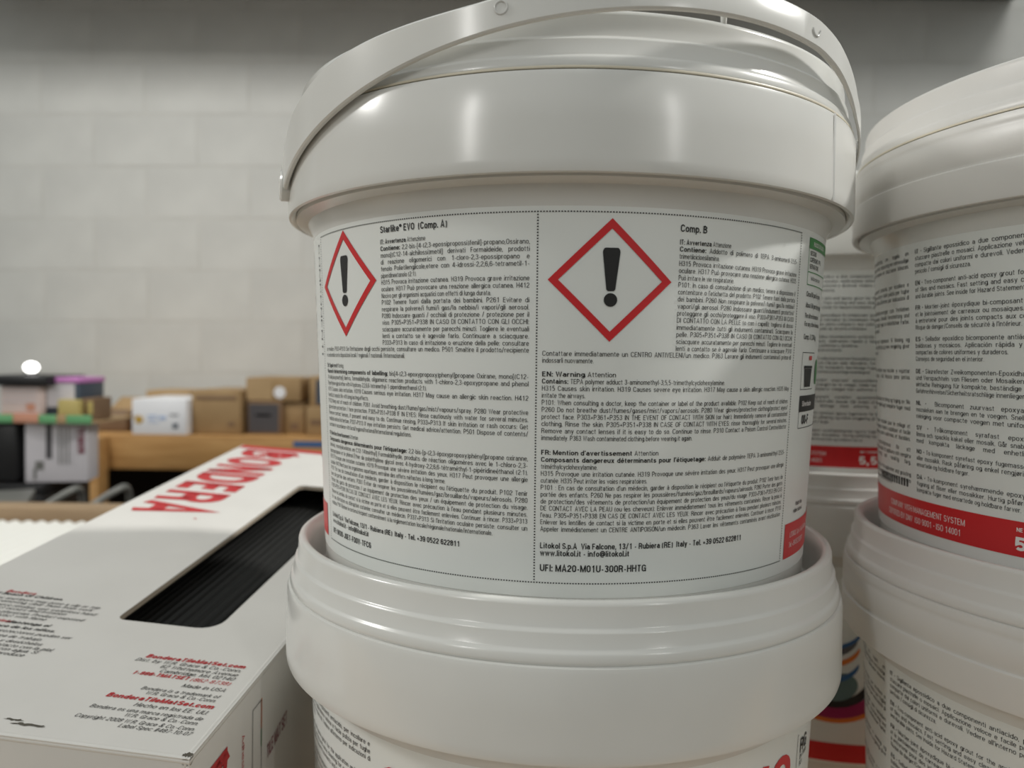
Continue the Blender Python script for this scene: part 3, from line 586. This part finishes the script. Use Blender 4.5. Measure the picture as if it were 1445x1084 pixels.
# swirl artwork of the lowest rear bucket
F_ = PF['label']; fF = on_body_mm(0, .00033)
def swirl(name, m_, cx_, cz, r0, r1, a0, a1, dz=0, eps=.00033):
    n = 28; I = Ink(); A_, B_ = [], []
    for i in range(n+1):
        s = i/n; a_ = a0+(a1-a0)*s; w = (r1-r0)*sin(pi*min(1, max(.04, s)))**.6
        A_.append((cx_*DEG+r0*cos(a_), cz+r0*.8*sin(a_))); B_.append((cx_*DEG+(r0+w)*cos(a_), cz+(r0+w)*.8*sin(a_)))
    I.strip(A_, B_).build(name, m_, on_body_mm(0, eps), F_)
for k, (m_, r0, r1) in enumerate((('magenta_ink', 27, 37), ('orange_ink', 36, 39.5), ('black_ink', 21, 27.5), ('teal_ink', 3, 22))):
    swirl('artwork_swirl', m_, -14, -19, r0, r1, -pi*.98, pi*.06, eps=.00033+.00002*k)
for k, (m_, cz, r0, r1) in enumerate((('blue_ink', -6, 20, 24), ('white_ink', -2, 12, 15), ('orange_ink', 4, 20, 24), ('grey_ink', 10, 18, 23), ('blue_ink', 16, 22, 25))):
    swirl('artwork_stroke', m_, -16, cz, r0, r1, -pi*.75, -pi*.12, eps=.00044+.00002*k)
Ink().rect(-180*DEG, -75.4, 180*DEG, -63.6).build('red_band', 'red_ink', fF, F_)

# ------------------------------------------------------------------ the table the goods stand on
tb = thing('display_table', 'low wooden plank table under the buckets and the white carton', 'table', (0, .6, -1.2))
def tbox(name, lo, hi, m_, bevel=.002): return box(name, [lo[0], lo[1]-.6, lo[2]+1.2], [hi[0], hi[1]-.6, hi[2]+1.2], m_, tb, bevel)
ys = [.10, .448, .695, .9, 1.08]
for i in range(4):
    top = DECK+(0, DE, 0, 0)[i]
    y0, y1 = ys[i], ys[i+1]-.004
    tbox('plank', (-1.15, y0, DECK-.024), (.9, y1, top if i != 1 else DECK), 'wood_pale')
tbox('pad_board', (.10, .452, DECK), (.42, .694, DECK+DE), 'wood_pale', .001)
tbox('pad_board', (.165, .215, DECK), (.42, .446, DECK+DC), 'wood_pale', .0006)
rz = at(60, 715, 1.09).z
tbox('back_rail', (-1.15, 1.085, DECK-.06), (.9, 1.125, rz), 'rail_wood', .004)
for x in (-1.1, .8):
    for y in (.14, 1.0): tbox('leg', (x, y, -1.2), (x+.09, y+.06, DECK-.024), 'wood_pale')
    tbox('apron', (x+.09, .14, DECK-.11), (x+.11, 1.06, DECK-.024), 'wood_pale')

# ------------------------------------------------------------------ white carton with a window, a black mat rolled up inside
s = 1.36
O = Vector((-.0805646, .19191482, -.10294926))*s
eV = Vector((.10625206, .98759068, .11565096)); eU = Vector((.99332762, -.10017841, -.05713606)); eN = eU.cross(eV).normalized(); eU = eV.cross(eN).normalized()
CW, CL, CH = .131*s, .3075*s, .128
cb = thing('window_carton', 'white printed carton with red lettering and a cut-out window over black matting', 'box')
mm = Matrix.Identity(4)
org = O-eN*CH
for i, v in enumerate((eU, eV, eN)): mm[0][i], mm[1][i], mm[2][i] = v
mm[0][3], mm[1][3], mm[2][3] = org
cb.matrix_world = mm
T = .0016
# top panel with its hole
hx0, hx1, hy0, hy1 = -.0623*s, -.0262*s, .0652*s, .2325*s
outer = [(-CW, 0), (0, 0), (0, CL), (-CW, CL)]
def rc(cx_, cy_, r, a0, n=5): return [(cx_+r*cos(a0+pi/2*i/n), cy_+r*sin(a0+pi/2*i/n)) for i in range(n+1)]
r1 = .005; r2 = .010
inner = [rc(hx0+.004, hy0+.004, .004, pi), rc(hx1-r2, hy0+r2, r2, 1.5*pi), rc(hx1-r1, hy1-r1, r1, 0), rc(hx0+r1, hy1-r1, r1, .5*pi)]
vs, fs = [], []
def layer(z):
    b = len(vs); vs.extend([(x, y, z) for x, y in outer]); idx = []
    for c in inner:
        idx.append(list(range(len(vs), len(vs)+len(c)))); vs.extend([(x, y, z) for x, y in c])
    return [b, b+1, b+2, b+3], idx
oT, iT = layer(CH); oB, iB = layer(CH-T)
for c in range(4):
    d = (c+1) % 4
    for i in range(len(iT[c])-1): fs.append((oT[c], iT[c][i], iT[c][i+1])[::-1]); fs.append((oB[c], iB[c][i], iB[c][i+1]))
    fs.append((oT[c], oT[d], iT[d][0], iT[c][-1])); fs.append((oB[c], oB[d], iB[d][0], iB[c][-1])[::-1])
    fs.append((oT[c], oB[c], oB[d], oT[d]))
ring_t = [i for c in iT for i in c]; ring_b = [i for c in iB for i in c]
top_panel = obj('top_panel', vs, fs, 'white_card', cb)
ev, ef = [], []
q = len(ring_t)
for i in ring_t: ev.append((vs[i][0]*1.0, vs[i][1], CH-.0001))
for i in ring_b: ev.append((vs[i][0], vs[i][1], CH-T-.0012))
for i in range(q): ef.append((i, (i+1) % q, q+(i+1) % q, q+i))
obj('cut_edge', ev, ef, 'card_edge', top_panel)
e_ = .0008
box('side_panel', (-T, 0, .0), (0, CL, CH-T), 'white_card', cb, .0004)
box('side_panel', (-CW, 0, .0), (-CW+T, CL, CH-T), 'white_card', cb, .0004)
box('end_panel', (-CW+T, 0, .0), (-T, T, CH-T), 'white_card', cb, .0004)
box('end_panel', (-CW+T, CL-T, .0), (-T, CL, CH-T), 'white_card', cb, .0004)
box('bottom_panel', (-CW+T, T, .0), (-T, CL-T, T), 'white_card', cb, .0004)
tube('top_crease', [(-.0014, .0, CH-.0014), (-.0014, CL, CH-.0014)], .0016, 'white_card', top_panel, 10)
tube('top_crease', [(0.0, .0014, CH-.0014), (-CW, .0014, CH-.0014)], .0016, 'white_card', top_panel, 10)
tf = lambda x, y: (x*s, y*s, CH+.0011)
def tf(x, y): return (x*s, y*s, CH+.00022)
R_ = Ink(); Kc = Ink(); Kn = Ink(); Rn = Ink(); Ra = Ink()
h = .00205
ta = lambda I, x, y, t, h_, w=None, b=0: I.text(x, y, t, h_, .9, b, width=w, align='r', shear=.22, fit=bool(w))
ta(R_, -.0060, .0436, 'BonderaTileMatSet.com', .0021, .0326, 2)
ta(Kc, -.0061, .0412, 'Dist. by W.R. Grace & Co.-Conn.', .00178, .0345)
ta(Kc, -.0061, .0388, '62 Whittemore Avenue', .00178, .0250)
ta(Kc, -.0061, .0364, 'Cambridge, MA 02140', .00178, .0238)
ta(R_, -.0061, .0337, '(862-8738)', .00185, .0125); ta(R_, -.0192, .0340, '1-888-TMATSET', .00185, .0180, 2)
ta(Kc, -.0058, .0302, 'Made in USA', .0018, .0135)
ta(Kc, -.0058, .0268, 'Bondera is a trademark of', .0016, .0240); ta(Kc, -.0058, .0247, 'W.R. Grace & Co.-Conn.', .0016, .0215)
ta(R_, -.0050, .0215, 'BonderaTileMatSet.com', .0021, .0322, 2)
ta(Kc, -.0052, .0186, 'Hecho en los EE. UU.', .0018, .0218)
ta(Kc, -.0052, .0158, 'Bondera es una marca registrada de', .0016, .0330); ta(Kc, -.0052, .0136, 'W.R. Grace & Co.-Conn.', .0016, .0215)
ta(Kc, -.0048, .0110, 'Copyright 2008 W.R. Grace & Co.-Conn.', .0016, .0345); ta(Kc, -.0048, .0089, 'Label Spec #487-10-07', .0016, .0205)
for x, y, t, b in ((-.0883, .0735, 'Keep Out Of Reach Of Children.', 1), (-.0722, .0703, 'Mat pieces and liners may pose a slip or trip', 0), (-.0735, .0681, 'hazard when removing; clear them from work', 0), (-.0705, .0655, 'area. To remove residue, use waterless hand', 0),
                   (-.0800, .0634, 'cleaner. If skin contact occurs and irritation', 0), (-.0718, .0608, 'persists, see a physician. Product exposed', 0), (-.0838, .0585, 'may burn: no contact with flame', 0),
                   (-.0796, .0548, 'Mantenga el', 1), (-.0753, .0518, 'fuera del alcance de los niños.', 1), (-.0675, .0488, 'Los papeles protectores pueden ser', 0), (-.0755, .0459, 'del área de trabajo.', 0), (-.0735, .0431, 'retire y deséchelos', 0),
                   (-.0678, .0406, 'Evite el contacto con la piel,', 0), (-.0715, .0384, 'lave con agua. Si', 0), (-.0741, .0360, 'se produce', 0)):
    ta(Kn, x, y, t, .0018, None, b)
ta(Rn, -.1005, .0755, 'Bondera', .0019, None, 1); ta(Ra, -.0935, .0550, 'Aviso:', .0019, None, 1)
# the big name runs from the far end towards the near one, letter tops to the right
big = Ink().text(0, 0, 'BONDERA', .0340, .8, 2, width=.131, fit=True)
Br = Ink(); Br.v = [(-.1230+y, .2985-x) for x, y in big.v]; Br.f = big.f
Br.build('brand_lettering', 'box_red', tf, top_panel)
Ink().disc(-.0880, .1660, .0007).build('trademark_dot', 'box_red', tf, top_panel)
Ink().rect(-.1300, .3000, -.0010, .3070, .05).build('end_band', 'box_red', tf, top_panel)
R_.build('red_print', 'box_red', tf, top_panel); Kc.build('address_text', 'black_ink', tf, top_panel); Kn.build('notice_text', 'black_ink', tf, top_panel); Rn.build('notice_heading', 'box_red', tf, top_panel); Ra.build('notice_heading', 'box_red', tf, top_panel)
# scuffs
for cx_, cy_, w_, h_ in ((-.0480, .0052, .0052, .0007), (-.0532, .0066, .003, .0005), (-.0012, .0014, .0016, .0010)):
    n = 26; Ink().poly([(cx_+w_*cos(2*pi*i/n)*random.uniform(.6, 1.1), cy_+h_*sin(2*pi*i/n)*random.uniform(.3, 1.3)) for i in range(n)]).build('scuff', 'dirt', tf, top_panel)
# print on the right side
sf = lambda x, y: (.0003, x, CH-y)
side = Ink().text(0, 0, 'BONDERA', .016, .8, 2, width=.095, fit=True)
obj('side_lettering', [(.0003, .0115+y, CH-.0125-x) for x, y in side.v], side.f, 'box_red', cb)
fr_ = Ink().frame(.0495, .0120, .0585, .0520, .0004); fr_.build('side_picture_frame', 'grey_ink', sf, cb)
Ink().rect(.0578, .0116, .0586, .0253).build('side_stripe', 'orange_ink', sf, cb); Ink().rect(.0578, .0254, .0586, .0335).build('side_stripe', 'green_ink', sf, cb)
I_ = Ink().text(0, 0, 'TILE MAT SET', .0065, .8, 1, width=.040, fit=True)
obj('side_title', [(.0003, .0640+x*.55, CH-.0440+y+x*.1) for x, y in I_.v], I_.f, 'maroon', cb)
I_ = Ink().text(0, 0, 'Adhesive mat', .0022, .8, 0, width=.030, fit=True)
obj('side_note', [(.0003, .0400+y, CH-.0170-x) for x, y in I_.v], I_.f, 'box_red', cb)
# mat roll inside: ribs run along the roll
mr, v, f = .052, [], []
n = 540; ctr = (-CW/2+.004, CH-T-.016-mr)
for yy in (.012, CL-.012):
    for i in range(n):
        a_ = 2*pi*i/n; rr = mr+.0007*(.5+.5*cos(a_*90))**1.5
        v.append((ctr[0]+rr*sin(a_)*1.25, yy, ctr[1]+rr*cos(a_)))
for i in range(n): f.append((i, (i+1) % n, n+(i+1) % n, n+i))
f.append(tuple(range(n))); f.append(tuple(range(2*n-1, n-1, -1)))
roll = tag(obj('mat_roll', v, f, 'mat_black', None, False), 'black ribbed underlay roll seen through the window of the white carton', 'mat')
roll.matrix_world = mm

# ------------------------------------------------------------------ white corrugated sheets left of the carton
def corrugated(name, x0, x1, y0, y1, z0, z1, pitch, amp):
    v, f = [], []; n = int((x1-x0)/pitch*8); rows = 6
    for j in range(rows+1):
        for i in range(n+1):
            x = x0+(x1-x0)*i/n; y = y0+(y1-y0)*j/rows
            v.append((x, y, z1-amp+amp*abs(sin(pi*(x-x0)/pitch))))
    b = len(v)
    for j in (0, rows):
        for i in range(n+1): v.append((x0+(x1-x0)*i/n, (y0, y1)[j > 0], z0))
    w = n+1
    for j in range(rows):
        for i in range(n): f.append((j*w+i, j*w+i+1, (j+1)*w+i+1, (j+1)*w+i))
    for i in range(n):
        f.append((i, b+i, b+i+1, i+1)); f.append((rows*w+i+1, b+w+i+1, b+w+i, rows*w+i)); f.append((b+i, b+w+i, b+w+i+1, b+i+1))
    return v, f
ct = thing('corrugated_panel_stack', 'bright white corrugated panel lying between white carton and wooden rail', 'panel', (-.45, .8, DECK))
v, f = corrugated('sheet', -.45, .345, -.25, .262, 0, .038, .0185, .006)
obj('sheet', v, f, 'foam', ct)

# ------------------------------------------------------------------ timber rack against the wall, with its load
RY = 1.98; rt = at(240, 617, RY).z
rk = thing('timber_rack', 'timber storage rack of pine beams and posts in front of block wall', 'rack', (-.6, 2.3, -1.2))
def rbox(name, lo, hi, m_, bevel=.003): return box(name, [lo[0]+.6, lo[1]-2.3, lo[2]+1.2], [hi[0]+.6, hi[1]-2.3, hi[2]+1.2], m_, rk, bevel)
xb0, xb1 = at(101, 650, RY).x, at(141, 650, RY).x
rbox('front_beam', (-1.75, RY+.045, rt-.092), (.55, RY+.085, rt), 'wood')
rbox('post', (xb0, RY-.01, -1.2), (xb1, RY+.044, rt-.004), 'wood')
rbox('post', (.40, RY, -1.2), (.48, RY+.044, rt-.004), 'wood')
rbox('shelf_board', (-1.75, RY+.085, rt-.022), (.55, 2.88, rt), 'wood')
rbox('back_panel', (-1.75, 2.88, -1.2), (.55, 2.90, rt-.022), 'dark_wood_shade')  # dark panels added: their colour gives the deep shade under the beam
rbox('side_panel', (-1.77, RY+.085, -1.2), (-1.75, 2.90, rt-.022), 'dark_wood_shade'); rbox('side_panel', (.55, RY+.085, -1.2), (.57, 2.90, rt-.022), 'dark_wood_shade')
rbox('lower_shelf', (-1.75, RY+.045, -.80), (.55, 2.88, -.78), 'dark_wood_shade')
p, q = at(414, 623, RY+.044), at(470, 631, RY+.044); rbox('blue_tape', (p.x, RY+.0435, q.z), (q.x, RY+.045, p.z), 'blue_ink', 0)

def carton(name, label, cat, x0, x1, ztop_px, Y, depth, m_, base=None, group=None, tape=True, rz=0, flaps=False, base_z=None):
    "box on the rack: width and height read at its own depth, standing on base_z"
    a_, b_ = at(x0, ztop_px, Y), at(x1, ztop_px, Y); bz = rt if base_z is None else base_z
    w = b_.x-a_.x; hgt = a_.z-bz
    t = thing(name, label, cat, ((a_.x+b_.x)/2, Y+depth/2, bz+.0005), rz, group)
    body = box('carton_body', (-w/2, -depth/2, 0), (w/2, depth/2, hgt), m_, t, .0025)
    if tape: box('tape', (-w/2-.0006, -.02, hgt-.03), (w/2+.0006, .02, hgt+.0006), 'tape', t, .0004)
    t['dims'] = 0; del t['dims']
    return t, w, depth, hgt
def front(t, d, name, x0, z0, x1, z1, m_):
    box(name, (x0, -d/2-.0012, z0), (x1, -d/2+.0004, z1), m_, t)
G1 = 'cartons on the timber rack'
t, w, d, hh = carton('cardboard_box', 'low dark brown carton with open flaps beside white box', 'box', 96, 178, 585, 2.10, .22, 'carton_dark', group=G1, tape=False)
for sx_ in (-1, 1):                                        # open flaps
    fo = obj('flap', [(sx_*w/2, -d/2, hh), (sx_*w/2, d/2, hh), (sx_*(w/2+.035), d/2, hh+.022), (sx_*(w/2+.035), -d/2, hh+.022)], [(0, 1, 2, 3)], 'carton', t)
    md = fo.modifiers.new('thick', 'SOLIDIFY'); md.thickness = .003
fo = obj('flap', [(-w/2, d/2, hh), (w/2, d/2, hh), (w/2-.01, d/2+.05, hh+.035), (-w/2+.01, d/2+.05, hh+.035)], [(0, 1, 2, 3)], 'carton', t); md = fo.modifiers.new('thick', 'SOLIDIFY'); md.thickness = .003
t, w, d, hh = carton('cardboard_box', 'light tan carton standing behind the white box with round sticker', 'box', 206, 268, 551, 2.36, .16, 'carton_pale', group=G1)
t, w, d, hh = carton('product_box', 'glossy white box with round yellow sticker on timber rack', 'box', 186, 263, 563, 2.03, .20, 'white_box', group=G1, tape=False)
o = lathe('sticker', [(0, 0), (.011, 0), (.0108, .0008), (0, .0009)], 'gold', t, segs=24); o.rotation_euler = (pi/2, 0, 0); o.location = (-w/2+.019, -d/2-.0002, hh*.42)
for k, (x0, x1, z0, z1, m_) in enumerate(((-.03, -.004, .048, .052, 'paleblue'), (-.03, -.008, .040, .043, 'paleblue'), (.0, .018, .040, .050, 'paleblue'), (.028, .052, .052, .055, 'grey_ink'), (.036, .05, .018, .03, 'navy'), (-.028, .0, .032, .034, 'paleblue'))): front(t, d, 'print_patch', x0, z0, x1, z1, m_)
t, w, d, hh = carton('cardboard_box', 'brown carton with dark hand slot between white box and tall stack', 'box', 270.5, 339, 551, 2.06, .24, 'carton', group=G1)
box('hand_slot', (-w*.42, -d/2-.001, hh-.026), (w*.42, -d/2+.004, hh-.014), 'carton_dark', t, .002)
front(t, d, 'print_mark', w*.26, .022, w*.38, .034, 'carton_dark')
t, w, d, hh = carton('cardboard_box', 'carton with charcoal front panel under the box with white round label', 'box', 349, 397, 567, 2.08, .22, 'carton_dark', group=G1, tape=False); zt = rt+hh+.001
front(t, d, 'front_panel', -w*.45, .006, w*.42, hh-.006, 'grey_card'); front(t, d, 'print_line', -w*.25, hh*.55, w*.2, hh*.62, 'carton_dark')
t, w, d, hh = carton('cardboard_box', 'plain brown carton between charcoal panel carton and printed carton', 'box', 398, 430, 569, 2.10, .22, 'carton', group=G1, tape=False)
front(t, d, 'print_mark', -.008, .012, .014, .03, 'carton_dark')
t, w, d, hh = carton('cardboard_box', 'brown carton with white round label, topmost of the rack stack', 'box', 347, 424, 533, 2.09, .2, 'carton', group=G1, tape=False, base_z=zt)
front(t, d, 'pale_face', -w/2+.003, .003, -w*.02, hh-.004, 'carton_pale')
o = lathe('round_label', [(0, 0), (.016, 0), (.0158, .0008), (0, .0009)], 'white_box', t, segs=24); o.rotation_euler = (pi/2, 0, 0); o.location = (w*.12, -d/2-.0002, hh*.38)
t, w, d, hh = carton('cardboard_box', 'brown carton with dark print at the foot of the rack stack', 'box', 432, 500, 574, 2.06, .24, 'carton', group=G1, tape=False); z2 = rt+hh+.001
front(t, d, 'print_mark', -w/2+.012, .03, -w/2+.055, .044, 'carton_dark')
t, w, d, hh = carton('cardboard_box', 'tan carton with slate blue stripe, upper box next to topmost carton', 'box', 437, 500, 531, 2.08, .2, 'carton', group=G1, tape=False, base_z=z2)
front(t, d, 'stripe', -w/2+.018, .004, -w/2+.036, hh-.01, 'navy')

# ------------------------------------------------------------------ goods pile at the left, nearer than the rack
SY = 1.50
pw0, pw1 = at(17, 600, SY), at(99, 600, SY)
zb = at(60, 684, SY).z; ztop = at(60, 598, SY).z
bn = thing('display_bin', 'tall black plastic bin holding up the white printed box', 'bin', (-1.06, SY+.16, -1.2))
bx0, bx1 = at(-30, 690, SY-.01).x+1.06, at(52, 690, SY-.01).x+1.06
box('bin_body', (bx0, -.15, 0), (bx1, .02, zb-.002+1.2-.02), 'black', bn, .004)
box('bin_rim', (bx0-.004, -.155, zb-.002+1.2-.02), (bx1+.002, .025, zb-.002+1.2), 'black', bn, .003)
t = thing('product_box', 'pale box with grey bar and maroon lettering on the black bin', 'box', ((pw0.x+pw1.x)/2+.006, SY+.062, zb), .20, None)
w = pw1.x-pw0.x; hh = ztop-zb; d = .07
box('carton_body', (-w/2, -d/2, 0), (w/2, d/2, hh), 'lilac_white', t, .0025)
front(t, d, 'grey_bar', -w*.16, hh*.40, -w*.07, hh*.97, 'grey_card')
front(t, d, 'picture_patch', -w*.33, hh*.22, -w*.2, hh*.36, 'metal'); front(t, d, 'picture_patch', -w*.36, hh*.06, -w*.32, hh*.24, 'metal')
for k in range(4): front(t, d, 'print_line', w*(.04+.075*k), hh*.30, w*(.06+.075*k), hh*.92, 'lilac_white' if k == 3 else 'metal')
I = Ink().text(0, 0, 'MANUAL', .0135, .9, 2, width=hh*.46, fit=True)
obj('maroon_lettering', [(w*.46-y, -d/2-.0015, hh*.48+x) for x, y in I.v], I.f, 'maroon', t)
t = tag(box('storage_case', (at(-40, 600, SY).x, SY+.02, zb), (at(14, 600, SY).x, SY+.16, ztop-.004), 'black', None, .005), 'black hard case standing beside pale box with maroon lettering', 'case')
tr = thing('shallow_tray', 'shallow green edged tray across the pale box and black case', 'tray', ((at(-30, 597, SY).x+at(128, 597, SY).x)/2, SY+.08, ztop+.0005))
tw = (at(128, 597, SY).x-at(-30, 597, SY).x)/2; th_ = at(60, 583, SY).z-ztop
box('tray_floor', (-tw, -.075, 0), (tw, .10, .003), 'carton_pale', tr, .0008)
for x0, x1, m_ in ((-tw, -tw+.065, 'green'), (-tw+.0655, -tw+.115, 'salmon'), (-tw+.1155, -tw+.15, 'green'), (-tw+.1505, tw-.05, 'carton_pale'), (tw-.0495, tw, 'green')): box('tray_lip', (x0, -.078, 0), (x1, -.075, th_*.8), m_, tr, .0006)
zt = ztop+.0045
def small(name, label, cat, x0, x1, y0, Y, dep, m_, base=zt, grp=None):
    a_, b_ = at(x0, y0, Y), at(x1, y0, Y); w_ = b_.x-a_.x; h_ = a_.z-base
    t_ = thing(name, label, cat, ((a_.x+b_.x)/2, Y+dep/2, base), 0, grp); box('carton_body', (-w_/2, -dep/2, 0), (w_/2, dep/2, h_), m_, t_, .002); return t_, w_, h_
t, w, h_ = small('product_box', 'pale pink printed box on the green edged tray', 'box', 1, 57, 545, SY+.012, .10, 'pink_card')
for k in range(4): front(t, .10, 'print_line', -w*.42, h_*(.9-.12*k), w*.4, h_*(.93-.12*k), 'lilac_white')
front(t, .10, 'salmon_band', -w*.48, .001, w*.48, h_*.22, 'salmon'); front(t, .10, 'print_patch', w*.15, h_*.3, w*.36, h_*.5, 'salmon')
tp = tag(box('flat_case', (at(-25, 535, SY).x, SY+.0, zt+h_+.001), (at(66, 535, SY).x, SY+.14, at(20, 530, SY).z), 'black', None, .004), 'flat black case lying on the pale pink printed box', 'case')
ztp = at(20, 530, SY).z
lb = thing('reflection_spot', 'bright reflection drawn as a small glowing white lamp on top of the flat black case', 'glint', (at(42, 524, SY+.05).x, SY+.055, ztp))  # glowing knob added where shiny goods only reflect light
lathe('spot_base', [(0, 0), (.012, 0), (.012, .004), (.006, .006), (0, .006)], 'black', lb, segs=20)
lathe('spot_glow', [(0, .005), (.007, .006), (.0125, .011), (.0135, .016), (.011, .022), (.005, .0255), (0, .026)], 'glow_spot', lb, segs=24)
t, w, h_ = small('lidded_box', 'grey box with orchid purple lid next to the pale pink box', 'box', 60, 113, 540, SY+.03, .09, 'navy')
front(t, .09, 'grey_face', -w*.38, h_*.35, w*.36, h_*.99, 'lilac_white')
box('lid', (-w/2-.003, -.048, h_), (w/2+.001, .048, h_+.011), 'purple', t, .002)
t, w, h_ = small('product_box', 'small mustard yellow box in front of purple lidded box', 'box', 81, 111, 564, SY+.009, .018, 'yellow')
front(t, .018, 'print_line', -w*.4, h_*.2, w*.4, h_*.32, 'carton')
t, w, h_ = small('product_box', 'olive brown box at the end of the green edged tray', 'box', 115, 132, 562, SY+.03, .07, 'carton_dark')
front(t, .07, 'yellow_face', w*.0, h_*.3, w*.45, h_*.85, 'yellow')

# ------------------------------------------------------------------ bent grey rods behind the rail
def hoop(label, pix, Y0, Y1):
    n = len(pix); pts = []
    for i, (x, y) in enumerate(pix): pts.append(at(x, y, Y0+(Y1-Y0)*i/(n-1)))
    a_ = pts[0].copy(); a_.z = -.62; b_ = pts[-1].copy(); b_.z = -.62
    return pts
def rods(label, pix, Y0, Y1, r=.0055):
    pts = [at(x, y, Y0+(Y1-Y0)*i/(len(pix)-1)) for i, (x, y) in enumerate(pix)]
    # round the corners
    for _ in range(2):
        o_ = [pts[0]]
        for a_, b_ in zip(pts, pts[1:]): o_ += [a_*.75+b_*.25, a_*.25+b_*.75]
        pts = o_+[pts[-1]]
    lo = min(p_.z for p_ in pts)
    return tag(tube('metal_bar', pts, r, 'metal', None, 10), label, 'bar', 'grey metal bars behind the wooden rail')
rods('bent grey metal bar in front of the rack post', [(40, 728), (62, 715), (105, 689), (113, 690), (116, 700), (117, 760), (117, 900)], 1.15, 1.30)
rods('bent grey metal bar against the dark gap under the beam', [(118, 722), (130, 713), (172, 687), (180, 688), (183, 700), (184, 760), (184, 900)], 1.15, 1.30)
pl = [at(-60, 716, 1.16), at(34, 714, 1.16), at(50, 690, 1.42), at(-40, 694, 1.42)]
vs = pl+[p_-Vector((0, 0, .012)) for p_ in pl]
tag(obj('metal_tray', vs, [(0, 1, 2, 3), (7, 6, 5, 4), (0, 4, 5, 1), (1, 5, 6, 2), (2, 6, 7, 3), (3, 7, 4, 0)], 'metal'), 'flat grey metal tray behind rail under the pale box', 'tray')
